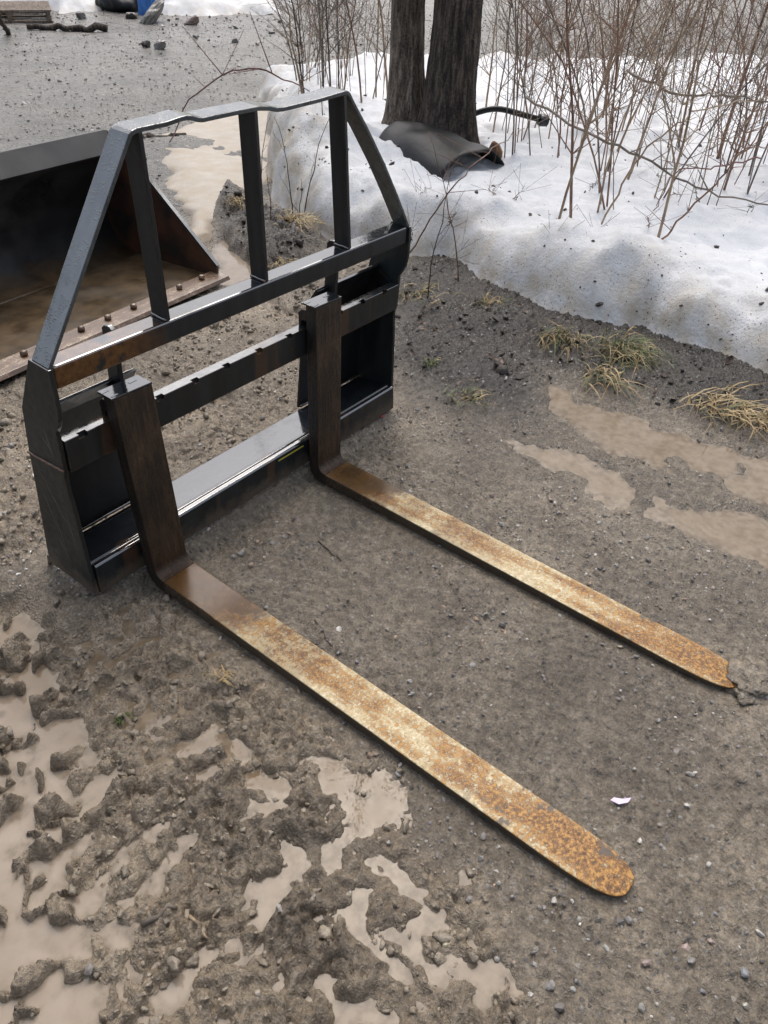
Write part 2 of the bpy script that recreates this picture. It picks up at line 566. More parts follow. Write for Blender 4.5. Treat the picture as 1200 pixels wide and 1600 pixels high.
t = NT('ground_wet_mud_and_grit')
z3 = t.n('ShaderNodeSeparateColor'); t.put(z3.inputs[0], t.attr('zone')); zr, zg, zb = z3.outputs
n1 = t.noise(5, detail=4); n2 = t.noise(42, detail=5, rough=.65); n3 = t.noise(170, detail=3, rough=.6)
mixn = t.math('ADD', t.math('MULTIPLY', n2, .45), t.math('ADD', t.math('MULTIPLY', n1, .25), t.math('MULTIPLY', n3, .30)))
compact = t.ramp(mixn, [(.37, (.072, .058, .041)), (.5, (.178, .148, .109)), (.63, (.345, .295, .226))])
mud = t.ramp(mixn, [(.37, (.105, .080, .052)), (.5, (.240, .193, .136)), (.63, (.41, .346, .258))])
dark = t.ramp(mixn, [(.36, (.018, .014, .010)), (.52, (.042, .033, .024)), (.66, (.095, .077, .058))])
lot = t.ramp(mixn, [(.36, (.060, .056, .049)), (.5, (.140, .133, .120)), (.64, (.27, .260, .238))])
col = t.mix(zr, compact, mud)
col = t.mix(zg, col, dark)
col = t.mix(zb, col, lot)
vc = t.vor(95, out='Color'); vd = t.vor(95)
vr = t.sep(vc)
st = t.math('MULTIPLY', t.math('GREATER_THAN', vr[0], .80), t.math('LESS_THAN', vd, .42))
st = t.math('MULTIPLY', st, t.math('SUBTRACT', 1.0, t.math('MULTIPLY', zr, .85)))
scol = t.ramp(vr[1], [(0, (.05, .045, .04)), (.35, (.12, .11, .10)), (.7, (.22, .205, .185)), (1, (.40, .38, .34))])
col = t.mix(t.math('MULTIPLY', st, .8), col, scol)
pz = t.sep(t.pos)[2]
wet = t.mapr(pz, .012, -.008)
rough = t.math('SUBTRACT', t.math('ADD', .14, t.math('MULTIPLY', n2, .42)), t.math('MULTIPLY', wet, .14))
rough = t.math('SUBTRACT', rough, t.math('MULTIPLY', t.mapr(n1, .46, .56), .14), clamp=True)
rough = t.math('MAXIMUM', rough, .08)
bh = t.math('ADD', t.math('MULTIPLY', n3, .5), t.math('ADD', t.math('MULTIPLY', n2, .8), t.math('MULTIPLY', t.mapr(vd, 0, .5, .35, 0), t.math('ADD', st, .25))))
patchn = t.noise(1.6, detail=2)
col = t.mix(1.0, col, t.ramp(patchn, [(.35, (.70, .68, .66)), (.65, (1.22, 1.2, 1.17))]), 'MULTIPLY')
fineb = t.noise(150, detail=4, rough=.72)
lotb = t.math('MULTIPLY', zb, t.noise(16, detail=5, rough=.72))
wv_ = t.n('ShaderNodeTexNoise'); t.put(wv_.inputs['Vector'], t.pos); wv_.inputs['Scale'].default_value = 40
va = t.n('ShaderNodeVectorMath', operation='MULTIPLY_ADD'); t.put(va.inputs[0], wv_.outputs['Color']); va.inputs[1].default_value = (.02, .02, .02); t.put(va.inputs[2], t.pos)
bh = t.math('ADD', bh, t.math('MULTIPLY', t.noise(85, va.outputs[0], detail=4, rough=.7), .8))
nb3 = t.bump(t.math('ADD', bh, t.math('ADD', t.math('MULTIPLY', fineb, .70), t.math('MULTIPLY', lotb, 5.0))), .85, .009)
t.set(Base_Color=col, Roughness=rough, IOR=1.68, Normal=nb3)
M_GROUND = t.m
mkbig('ground', np.c_[fx, fy, hz], GF, M_GROUND, attrs={'zone': zone}, kind='structure')


# ------------------------------------------------------------------ water in the hollows
def water_mat(name, c1, c2):
    t = NT(name)
    n = t.noise(7, detail=5, dist=1.2); nn = t.noise(60, detail=2)
    w = t.n('ShaderNodeTexWave'); t.put(w.inputs['Vector'], t.pos); w.inputs['Scale'].default_value = 6
    w.inputs['Distortion'].default_value = 14; w.inputs['Detail'].default_value = 3; w.inputs['Detail Scale'].default_value = 1.4
    f = t.math('ADD', t.math('MULTIPLY', n, .90), t.math('MULTIPLY', w.outputs['Fac'], .10))
    dp = t.attr('depth', 'Fac')
    shal = t.mapr(t.math('ADD', dp, t.math('MULTIPLY', t.math('SUBTRACT', t.noise(30, detail=4), .5), .014)), .0, .024)
    deep = t.mix(t.attr('brown', 'Fac'), t.ramp(f, [(.3, c1), (.68, c2)]), (.165, .112, .060))  # brown mask paints shade into the water beside the rack, browner tone elsewhere
    mudc = t.ramp(t.noise(45, detail=4), [(.36, (.13, .10, .068)), (.62, (.26, .212, .155))])
    t.set(Base_Color=t.mix(shal, mudc, deep), Roughness=.02, IOR=1.33, Normal=t.bump(nn, .05, .004))
    return t.m


def water(name, x0, x1, y0, y1, mat, step=.02, rings=(), lev=WATER_Z):
    xs = np.arange(x0, x1 + 1e-6, step); ys = np.arange(y0, y1 + 1e-6, step)
    X, Y = np.meshgrid(xs, ys); x, y = X.ravel(), Y.ravel()
    z = np.full(x.shape, lev)
    dep = np.clip(lev - height(x, y), 0, .1)
    for (cx, cy, rad, amp, wl) in rings:
        d = np.hypot(x - cx, y - cy)
        z = z + .5 * amp * np.sin(d / wl * 2 * math.pi) * np.exp(-(d / rad) ** 2)
    i = np.arange(len(x)).reshape(len(ys), len(xs))
    F = np.stack([i[:-1, :-1], i[:-1, 1:], i[1:, 1:], i[1:, :-1]], -1).reshape(-1, 4)
    F = F[dep[F].max(1) > 0] if (dep > 0).any() else F
    u = np.unique(F); rm = np.full(len(x), -1); rm[u] = np.arange(len(u))
    return mkbig(name, np.c_[x, y, z][u], rm[F], mat, kind='structure', attrs={'depth': dep[u], 'brown': (np.exp(-((x - .02) / .09) ** 2 - ((y + .16) / .30) ** 2) * 1.1 + .55 * np.exp(-((x + .08) / .2) ** 2 - ((y + .85) / .32) ** 2) + .55 * sst(-.34, -.2, x + .25 * (y + .4) * (y < -.4)) * (x < .2)).clip(0, .9)[u]})  # first brown lobe: the rack's shade put into the puddle colour


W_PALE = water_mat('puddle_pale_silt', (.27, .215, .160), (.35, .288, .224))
W_TAN = water_mat('puddle_tan', (.200, .145, .088), (.30, .238, .170))
W_BROWN = water_mat('puddle_brown', (.115, .076, .040), (.215, .160, .115))
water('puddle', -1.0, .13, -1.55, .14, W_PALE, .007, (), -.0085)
rg = [(1.26, -1.02, .07, .0006, .021), (1.2, -1.12, .06, .0005, .019), (1.30, -.86, .05, .0008, .018), (1.56, -.98, .05, .0009, .02),
      (1.30, -1.16, .05, .0008, .017), (1.58, -.6, .04, .0006, .018), (1.24, -.6, .045, .0006, .018)]
water('puddle', 1.05, 1.95, -1.6, .0, W_TAN, .006, rg, -.007)
water('puddle', .2, 2.2, .25, 1.9, W_PALE, .014)

# ------------------------------------------------------------------ snow bank, ice, far snow
def snow_mat(name, clean, dirty, bumps=1.0):
    t = NT(name)
    a = t.attr('dirt', 'Fac')
    n = t.noise(9, detail=6, rough=.6); nf = t.noise(70, detail=4, rough=.6); n4 = t.noise(320, detail=2)
    f = t.math('MULTIPLY', a, t.mapr(n, .3, .62, .15, 1.0), clamp=True)
    col = t.mix(f, clean, dirty)
    sp = t.math('MULTIPLY', t.mapr(t.noise(120, detail=3), .62, .68), t.mapr(t.noise(4), .42, .6, .15, 1.0))
    col = t.mix(t.math('MULTIPLY', sp, t.math('ADD', .35, a), clamp=True), col, (.13, .095, .07))
    t.set(Base_Color=col, Roughness=t.mapr(n, .3, .7, .35, .6), IOR=1.35,
          Normal=t.bump(t.math('ADD', t.math('MULTIPLY', nf, .8), t.math('MULTIPLY', n4, .35)), .5 * bumps, .012))
    t.set(Subsurface_Weight=0.0)
    return t.m


M_SNOW = snow_mat('snow_granular', (.78, .80, .82), (.52, .46, .37))
M_ICE = snow_mat('dirty_ice', (.46, .42, .36), (.36, .28, .19), .5)


def snow_sd(x, y):
    wx = x + .07 * perlin(x / .35, y / .35, 40) + .014 * perlin(x / .09, y / .09, 41)
    wy = y + .07 * perlin(x / .35, y / .35, 42) + .014 * perlin(x / .09, y / .09, 43)
    return psd(wx, wy, SNOW)


def snow_h(x, y):
    s = snow_sd(x, y)
    top = .205 + .035 * perlin(x / .7, y / .7, 44) + .038 * perlin(x / .22, y / .22, 45) + .014 * np.abs(perlin(x / .09, y / .09, 46)) \
        + .007 * perlin(x / .04, y / .04, 47)
    top = top + .15 * np.exp(-((x - 3.0) / .45) ** 2 - ((y - 2.05) / .5) ** 2) + .13 * np.exp(-((x - 3.75) / .5) ** 2 - ((y - 2.7) / .45) ** 2)
    pit, pid = worley(x / .30, y / .30, 48)
    top = top - .035 * np.maximum(0, 1 - (pit / .33) ** 2) * (pid > .45)
    wd = .055 + .035 * perlin(x / .3, y / .3, 49)
    top = top + .055 * np.exp(-((s - .22) / .2) ** 2) * (1 + .8 * perlin(x / .35, y / .35, 39))
    edge = np.where(s > 0, 1 - np.exp(-np.maximum(s, 0) / wd), s * 6)
    return np.where(s > 0, top * edge - .004, -.02 + s * .5), s


xs = lines(2.0, 4.6, .016, 1.9, 11, 1.0, 1.03); ys = lines(-1.4, 3.2, .016, -4.8, 4.6, 1.05, 1.03)
X, Y = np.meshgrid(xs, ys); x, y = X.ravel(), Y.ravel()
z, s = snow_h(x, y)
i = np.arange(len(x)).reshape(len(ys), len(xs))
F = np.stack([i[:-1, :-1], i[:-1, 1:], i[1:, 1:], i[1:, :-1]], -1).reshape(-1, 4)
F = F[(s[F].max(1) > -.03)]
used = np.unique(F); rm = np.full(len(x), -1); rm[used] = np.arange(len(used))
gh = np.array(height(x[used], y[used]))
zz = np.where(s[used] > 0, np.maximum(z[used], gh * .6 + .4 * z[used]), gh - .02)
dirt = np.clip(1.15 * np.exp(-np.maximum(s[used], 0) / .16), 0, 1) + .55 * np.exp(-((x[used] - 2.75) / .4) ** 2 - ((y[used] - 2.0) / .35) ** 2)
mkbig('snow_bank', np.c_[x[used], y[used], zz], rm[F], M_SNOW, attrs={'dirt': np.clip(dirt, 0, 1)}, kind='structure')


def patch(name, poly, h, mat, step, edge=.1, dirtv=.5, rough=.02, seed=60):
    p = np.array(poly); x0, y0 = p.min(0) - .15; x1, y1 = p.max(0) + .15
    xs = np.arange(x0, x1, step); ys = np.arange(y0, y1, step)
    X, Y = np.meshgrid(xs, ys); x, y = X.ravel(), Y.ravel()
    k = max(step * 4, .12)
    wx = x + k * perlin(x / (k * 3), y / (k * 3), seed) + k * .35 * perlin(x / k, y / k, seed + 1)
    wy = y + k * perlin(x / (k * 3), y / (k * 3), seed + 2) + k * .35 * perlin(x / k, y / k, seed + 3)
    s = psd(wx, wy, poly)
    i = np.arange(len(x)).reshape(len(ys), len(xs))
    F = np.stack([i[:-1, :-1], i[:-1, 1:], i[1:, 1:], i[1:, :-1]], -1).reshape(-1, 4)
    F = F[(s[F].max(1) > -.02)]
    u = np.unique(F); rm = np.full(len(x), -1); rm[u] = np.arange(len(u))
    g = height(x[u], y[u]); su = s[u]
    top = h * (1 - np.exp(-np.maximum(su, 0) / edge)) + rough * perlin(x[u] / .5, y[u] / .5, seed + 4) * sst(0, .1, su) + rough * .4 * perlin(x[u] / .12, y[u] / .12, seed + 5) * sst(0, .1, su)
    base = .02 if h < .1 else g
    zz = np.where(su > 0, np.maximum(base + top, -.005), g - .03)
    return mkbig(name, np.c_[x[u], y[u], zz], rm[F], mat, kind='structure',
                 attrs={'dirt': np.clip(dirtv + .4 * np.exp(-np.maximum(su, 0) / .15), 0, 1)})


patch('ice_sheet', ICE, .03, M_ICE, .025, .08, .35, .012)
patch('snow_patch', [(6.95, 10.55), (7.55, 10.15), (8.2, 10.7), (8.6, 11.6), (7.9, 12.9), (7.0, 12.0)], .28, M_SNOW, .08, .25, .25, .05, 70)
patch('snow_patch', [(8.05, 9.25), (8.35, 8.85), (8.9, 8.9), (9.4, 8.6), (11.0, 9.6), (9.8, 11.6), (8.8, 10.6)], .3, M_SNOW, .08, .25, .25, .05, 75)
patch('snow_patch', [(14.5, 9.2), (17.0, 7.2), (20, 6.4), (24, 6), (26, 9), (20, 12), (16, 12)], .2, M_SNOW, .16, .5, .3, .06, 80)

# ------------------------------------------------------------------ steel materials
def black_paint(name, rust=.5, wear=.5, scale=1.0, droplets=False, tone=(.010, .012, .014), streaks=0.0, patch=0.0, splash=0.0):
    t = NT(name)
    big = t.noise(7 * scale, t.oc, detail=7, rough=.62); fine = t.noise(60, t.oc, detail=4, rough=.6)
    streak = t.noise(30, t.scale(t.oc, (1.0, 1.0, .12)), detail=4, rough=.6)
    k = t.math('ADD', t.math('MULTIPLY', big, .75), t.math('MULTIPLY', streak, .25))
    r0 = .70 - .22 * rust
    fr = t.mapr(k, r0, r0 + .05)
    fr2 = t.mapr(k, r0 - .07, r0 + .02, 0, .45)
    rustc = t.ramp(fine, [(.3, (.045, .018, .007)), (.52, (.120, .046, .013)), (.7, (.190, .085, .028))])
    base = t.ramp(streak, [(.35, tone), (.65, (tone[0] * 2.2, tone[1] * 2.2, tone[2] * 2.2))])
    col = t.mix(fr2, base, (.022, .016, .012))
    col = t.mix(fr, col, rustc)
    if streaks:
        sm = t.math('MULTIPLY', t.mapr(t.noise(15, t.scale(t.oc, (1, .2, .08)), detail=1), .56, .62), t.mapr(fine, .32, .5, .3, streaks))
        col = t.mix(sm, col, (.075, .040, .022))
    if patch:
        pm = t.math('MULTIPLY', t.mapr(big, .44, .47), t.mapr(t.sep(t.oc)[0], .30, .16, 0, patch))
        col = t.mix(pm, col, t.ramp(fine, [(.35, (.075, .032, .010)), (.65, (.19, .085, .025))]))
    if splash:
        zz_ = t.math('SUBTRACT', t.sep(t.oc)[2], t.math('MULTIPLY', t.noise(24, t.oc, detail=5, rough=.7), .12))
        col = t.mix(t.mapr(zz_, -.015, -.055, 0, splash), col, (.115, .090, .066))
    bv = t.n('ShaderNodeBevel'); bv.samples = 4; bv.inputs['Radius'].default_value = .004
    dt_ = t.n('ShaderNodeVectorMath', operation='DOT_PRODUCT'); t.put(dt_.inputs[0], bv.outputs[0]); t.put(dt_.inputs[1], t.n('ShaderNodeNewGeometry').outputs['True Normal'])
    edge = t.mapr(dt_.outputs['Value'], .97, .86)
    ew = t.math('MULTIPLY', edge, t.mapr(fine, .42, .58, 0, wear), clamp=True)
    col = t.mix(ew, col, (.16, .085, .045))
    ro = t.math('ADD', t.mapr(fine, .3, .7, .16, .34), t.math('MULTIPLY', fr, .25))
    h = t.math('ADD', t.math('MULTIPLY', fine, .4), t.math('MULTIPLY', fr, .35))
    nb = t.bump(h, .22, .002)
    if droplets:
        vd = t.vor(230, t.oc); big2 = t.noise(45, t.oc, detail=2)
        dm = t.math('MULTIPLY', t.mapr(vd, .42, .18), t.mapr(big2, .46, .56))
        nb = t.bump(dm, .4, .003, nb)
        ro = t.math('SUBTRACT', ro, t.math('MULTIPLY', dm, .12), clamp=True)
    upf = t.mapr(t.sep(t.nrm)[2], .20, .55)
    film = t.math('MULTIPLY', upf, t.mapr(big, .30, .44, .45, 1.0))
    ro = t.math('ADD', t.math('MULTIPLY', ro, t.math('SUBTRACT', 1.0, t.math('MULTIPLY', film, .62))), t.math('MULTIPLY', t.math('SUBTRACT', 1.0, film), .16))
    t.set(Base_Color=col, Roughness=ro, IOR=t.mapr(film, 0, 1, 1.42, 2.7), Normal=nb)
    return t.m


M_BLACK = black_paint('black_paint_worn', -.3, .5)
M_TUBE = black_paint('black_paint_rusting', .42, .8, .8, patch=.95)
M_STRAP = black_paint('black_paint_with_rain_drops', -.3, .8, 1.0, True, (.040, .047, .050))
M_PLATE = black_paint('black_paint_scratched', -.05, .9, 1.0, tone=(.010, .013, .014), splash=.85)
M_RAIL = black_paint('black_paint_rail', .30, .9, 1.4, tone=(.010, .012, .013), streaks=.8, splash=.75)
M_INNER = black_paint('black_paint_clean', .06, .3, 1.0, tone=(.006, .007, .008))

t = NT('bright_chipped_paint'); t.set(Base_Color=(.55, .55, .54), Roughness=.4); M_CHIP = t.m
t = NT('bare_scratch'); t.set(Base_Color=(.17, .17, .165), Roughness=.5); M_SCR = t.m
t = NT('yellow_crayon_mark'); t.set(Base_Color=(.55, .50, .06), Roughness=.6); M_YEL = t.m
t = NT('rust_weld')
t.set(Base_Color=t.ramp(t.noise(120, t.oc), [(.35, (.06, .03, .015)), (.65, (.20, .10, .045))]), Roughness=.5, IOR=1.9, Normal=t.bump(t.noise(300, t.oc), .5, .002)); M_WELD = t.m

# fork shank: dark wet rust, vertical streaks
t = NT('fork_shank_rust')
st_ = t.noise(48, t.scale(t.oc, (1, 1, .14)), detail=6, rough=.72); fi = t.noise(130, t.oc, detail=3); bg_ = t.noise(6, t.oc, detail=4)
st2 = t.noise(150, t.scale(t.oc, (1, 1, .16)), detail=4, rough=.7)
k = t.math('ADD', t.math('MULTIPLY', st_, .42), t.math('ADD', t.math('MULTIPLY', bg_, .28), t.math('MULTIPLY', st2, .30)))
col = t.ramp(k, [(.40, (.008, .006, .005)), (.48, (.024, .015, .009)), (.55, (.060, .034, .019)), (.63, (.14, .092, .060))])
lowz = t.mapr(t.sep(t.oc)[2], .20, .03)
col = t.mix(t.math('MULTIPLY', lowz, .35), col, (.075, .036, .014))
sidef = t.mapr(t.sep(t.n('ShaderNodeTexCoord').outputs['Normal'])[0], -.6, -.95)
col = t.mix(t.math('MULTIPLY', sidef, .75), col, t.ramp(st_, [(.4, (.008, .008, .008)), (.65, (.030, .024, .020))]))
t.set(Base_Color=col, Roughness=t.mapr(fi, .3, .7, .36, .6), IOR=1.5, Normal=t.bump(t.math('ADD', st_, t.math('ADD', st2, t.math('MULTIPLY', fi, .5))), .7, .005)); M_SHANK = t.m


def blade_mat(name, wet_to, dark_amt, seed):
    """worn bright steel speckled with orange rust, wet and dark brown near the heel; object y runs from heel 0 to tip -1.2"""
    t = NT(name)
    off = t.n('ShaderNodeVectorMath', operation='ADD'); t.put(off.inputs[0], t.oc); off.inputs[1].default_value = (seed, seed * .7, 0)
    o = off.outputs[0]
    yy = t.math('MULTIPLY', t.sep(t.oc)[1], -1.0)
    xx = t.sep(t.oc)[0]
    lng = t.noise(9, t.scale(o, (3.2, .55, 1)), detail=4, rough=.6)
    sp = t.noise(125, o, detail=3, rough=.75); sp2 = t.noise(85, o, detail=7, rough=.85); bigp = t.noise(16, o, detail=4, rough=.6)
    # rust amount
    endr = t.mapr(yy, .72, 1.12, 0, .12)
    edgeb = t.mapr(t.math('ABSOLUTE', t.math('SUBTRACT', xx, .050)), .026, .047, 0, -.10)
    amt = t.math('ADD', t.math('ADD', t.math('MULTIPLY', lng, .42), t.math('MULTIPLY', bigp, .32)), t.math('ADD', endr, edgeb))
    spk = t.math('ADD', t.math('MULTIPLY', sp, .55), t.math('MULTIPLY', sp2, .45))
    f = t.mapr(t.math('ADD', spk, t.math('MULTIPLY', amt, .95)), .80, .885)
    steel = t.ramp(sp2, [(.34, (.28, .195, .085)), (.5, (.53, .43, .24)), (.62, (.76, .70, .54))])
    rustc = t.ramp(sp, [(.36, (.055, .022, .006)), (.48, (.20, .083, .014)), (.62, (.46, .245, .06))])
    col = t.mix(f, steel, rustc)
    bandn = t.noise(7, t.scale(o, (.25, 1.3, 1)), detail=3)
    bandm = t.math('MULTIPLY', t.mapr(bandn, .46, .56), t.mapr(yy, .62, .45, 0, .8))
    col = t.mix(t.math('MULTIPLY', bandm, t.mapr(sp2, .42, .56)), col, (.10, .043, .012))
    wetm = t.mapr(t.math('ADD', yy, t.math('MULTIPLY', t.math('SUBTRACT', bigp, .5), .35)), wet_to, wet_to - .06)
    col = t.mix(t.math('MULTIPLY', wetm, dark_amt), col, t.ramp(bigp, [(.35, (.040, .018, .006)), (.6, (.110, .050, .015))]))
    blot = t.math('MULTIPLY', t.mapr(t.noise(11, o, detail=3), .58, .64), t.mapr(yy, .6, .8, 0, .75))
    mudm = t.math('MULTIPLY', t.mapr(t.noise(22, o, detail=4), .62, .66), t.mapr(yy, .85, .95, 0, .9))
    col = t.mix(mudm, col, (.085, .070, .057))
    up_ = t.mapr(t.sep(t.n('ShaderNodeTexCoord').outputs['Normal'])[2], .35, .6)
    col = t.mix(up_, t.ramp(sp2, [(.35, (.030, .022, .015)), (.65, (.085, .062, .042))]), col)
    ro = t.math('SUBTRACT', t.mapr(sp2, .3, .7, .38, .58), t.math('MULTIPLY', wetm, .24))
    t.set(Base_Color=col, Roughness=ro, IOR=1.45, Metallic=0.0, Normal=t.bump(t.math('ADD', t.math('MULTIPLY', spk, t.math('SUBTRACT', 1.0, t.math('MULTIPLY', wetm, .8))), 0), .35, .002))
    return t.m


# ------------------------------------------------------------------ the rack
rack = empty('pallet_fork_frame', (0, 0, .0407), (math.radians(3.175), 0, 0),
             label='black steel pallet fork frame with tall load guard standing in mud', cat='fork frame')
W = 1.130
FRONT = [(.004, .583), (.006, .56), (.006, .50), (.001, .470), (-.008, .452), (-.0175, .437), (-.018, .40), (-.020, .345), (-.024, .325), (-.0245, .305), (-.018, .23), (-.011, .095), (0, 0)]
BACK = [(-.175, -.004), (-.192, -.022), (-.186, .014), (-.178, .016), (-.147, .285), (-.143, .335), (-.126, .45), (-.058, .583)]
prof = [(-a, z) for a, z in FRONT + BACK]
for x0, x1 in ((0, .010), (W - .010, W)):
    ep = mk('end_plate', *prism_x(prof, x0, x1), M_PLATE, rack, bevel=.0012)
    sx = x0 - .0012 if x0 == 0 else x1 + .0012
    pts = [(sx, .020 + .125 * k / 14, .345 - .012 * k / 14 + rnd.uniform(-.0015, .0015)) for k in range(15)]
    mk('weld_seam', *tube(pts, .0028, 6), M_WELD, ep, smooth=True)
    if x0 == 0:
        for (ya, za, yb, zb_, w_) in ((.125, .31, .035, .15, .0007), (.13, .26, .09, .12, .0005), (.06, .43, .045, .36, .0008), (.08, .41, .04, .37, .0006), (.10, .20, .085, .09, .0006), (.05, .22, .035, .10, .0005), (.12, .14, .07, .05, .0005)):
            mk('scratch', [(-.0006, ya, za), (-.0006, ya + w_, za + w_), (-.0006, (ya + yb) / 2 + w_ * 2, (za + zb_) / 2), (-.0006, yb, zb_), (-.0006, (ya + yb) / 2 - w_, (za + zb_) / 2 + .002)], [(0, 1, 2, 3, 4)], M_SCR, ep)
mk('top_tube', *join(box(.0125, W - .0125, .0, .050, .535, .583)), M_TUBE, rack, bevel=.006, seg=3)
# upper carriage rail with its notches in the top front edge
notch = [.055, .155, .2528, .3533, .4498, .5565, .6636, .770, .860, .9557, 1.0538]
pr = []
xs_ = [.0125] + sum([[n_ - .010, n_ + .010] for n_ in notch], []) + [W - .0125]
V, F = [], []
zt, zb, yf_, yb_ = .413, .338, .0145, .040
secs = []
for j in range(len(xs_)):
    secs.append((xs_[j], zt))
top = []
for j in range(0, len(xs_), 2):
    top.append((xs_[j], xs_[j + 1]))
def rail_profile(notched):
    if notched:
        return [(yf_, zb), (yb_, zb), (yb_, zt), (yf_ + .009, zt), (yf_ + .009, zt - .009), (yf_, zt - .009)]
    return [(yf_, zb), (yb_, zb), (yb_, zt), (yf_ + .009, zt), (yf_ + .001, zt), (yf_, zt - .001)]
np_ = 6
sx_ = []
for j in range(len(xs_) - 1):
    sx_.append((xs_[j], xs_[j + 1], j % 2 == 1))
for (xa, xb, nt_) in sx_:
    k = len(V); p = rail_profile(nt_)
    V += [(xa, a, b) for a, b in p] + [(xb, a, b) for a, b in p]
    F += [(k + q, k + np_ + q, k + np_ + (q + 1) % np_, k + (q + 1) % np_) for q in range(np_)]
    for xe, kk in ((xa, k), (xb, k + np_)):
        if xe in (xs_[0],): F.append(tuple(range(kk, kk + np_)))
        elif xe == xs_[-1]: F.append(tuple(range(kk, kk + np_))[::-1])
        elif nt_: # little cheeks of the notch
            q = len(V); V += [(xe, yf_, zt - .009), (xe, yf_ + .009, zt - .009), (xe, yf_ + .009, zt), (xe, yf_ + .001, zt), (xe, yf_, zt - .001)]
            F.append((q, q + 1, q + 2, q + 3, q + 4))
mk('upper_rail', V, F, M_RAIL, rack)
# lower rail: front bar, groove and wide flange behind it
mk('lower_rail', *prism_x([(.0, .0), (.030, .0), (.030, .082), (.020, .0835), (.018, .0795), (.012, .0795), (.010, .083), (.004, .083), (.0, .079)], .0125, W - .0125), M_RAIL, rack, bevel=.0012)
mk('lower_flange', *prism_x([(.0325, .066), (.138, .056), (.140, .064), (.0325, .076)], .0125, W - .0125), M_BLACK, rack, bevel=.0015)
mk('crayon_mark', *box(.60, .70, -.0012, -.0004, .066, .070), M_YEL, rack)
# quick attach plates left and right
for x0, x1 in ((.0125, .250), (.845, W - .0125)):
    lipp = ribbon([(.083, .452), (.108, .412), (.132, .335), (.150, .062)], -.008)
    pl = mk('mounting_plate', *prism_x(lipp, x0, x1), M_INNER, rack, bevel=.001)
    mk('weld_bead', *tube([(x0 + (x1 - x0) * k / 10, .142, .071 + rnd.uniform(-.001, .001)) for k in range(11)], .004, 6), M_INNER, pl, smooth=True)
    xi = x1 if x0 < .5 else x0
    mk('gusset', *prism_x([(.042, .415), (.082, .44), (.106, .41), (.115, .39), (.042, .385)], x0 + .002, x0 + .008) if x0 < .5 else prism_x([(.042, .415), (.082, .44), (.106, .41), (.115, .39), (.042, .385)], x1 - .008, x1 - .002), M_INNER, pl)
# latch uprights behind the top tube
for xc in (.190, .893):
    pr_ = [(.066, .40), (.060, .562), (.066, .573), (.076, .579), (.088, .577), (.098, .568), (.098, .552), (.104, .41)]
    mk('latch_handle', *prism_x(pr_, xc, xc + .012), M_BLACK, rack, bevel=.002)
# load guard: bent strap and three uprights
path = [(.003, .5835), (.238, .942), (.2425, .949), (.250, .9535), (.262, .956), (.327, .957), (.360, .9605), (.374, .961), (.388, .959), (.402, .954), (.414, .952), (.491, .953), (.56, .953), (.592, .949), (.612, .944), (.632, .9425), (.653, .943), (.744, .9455), (.828, .9505), (.8385, .9495), (.847, .944), (.858, .930), (.918, .862), (.992, .772), (1.060, .680), (1.127, .5835)]
out = ribbon(path, .0085)
n_ = len(path)
V = [(x_, 0.0, z_) for x_, z_ in path] + [(x_, 0.0, z_) for x_, z_ in out[n_:][::-1]]
V += [(x_, .052, z_) for x_, _, z_ in V]
F = []
for k in range(n_ - 1):
    a, b, c_, d_ = k, k + 1, n_ + k + 1, n_ + k
    F += [(d_, c_, b, a), (a + 2 * n_, b + 2 * n_, c_ + 2 * n_, d_ + 2 * n_), (a, b, b + 2 * n_, a + 2 * n_), (d_ + 2 * n_, c_ + 2 * n_, c_, d_)]
F += [(0, 2 * n_, 3 * n_, n_), (n_ - 1, 2 * n_ - 1, 4 * n_ - 1, 3 * n_ - 1)]
mk('guard_strap', V, F, M_STRAP, rack, bevel=.0016)
for xb0, xt0, zt_ in ((.282, .264, .9475), (.570, .549, .9440), (.868, .826, .9405)):
    w_ = .0095
    V = [(xb0, .002, .5835), (xb0 + w_, .002, .5835), (xb0 + w_, .050, .5835), (xb0, .050, .5835), (xt0, .002, zt_), (xt0 + w_, .002, zt_), (xt0 + w_, .050, zt_), (xt0, .050, zt_)]
    gb = mk('guard_upright', V, box(0, 1, 0, 1, 0, 1)[1], M_BLACK, rack, bevel=.0012)
    mk('weld_bead', *tube([(xb0 - .001, .003 + .046 * k / 8, .5855 + rnd.uniform(-.001, .001)) for k in range(9)], .0035, 6), M_PLATE, gb, smooth=True)


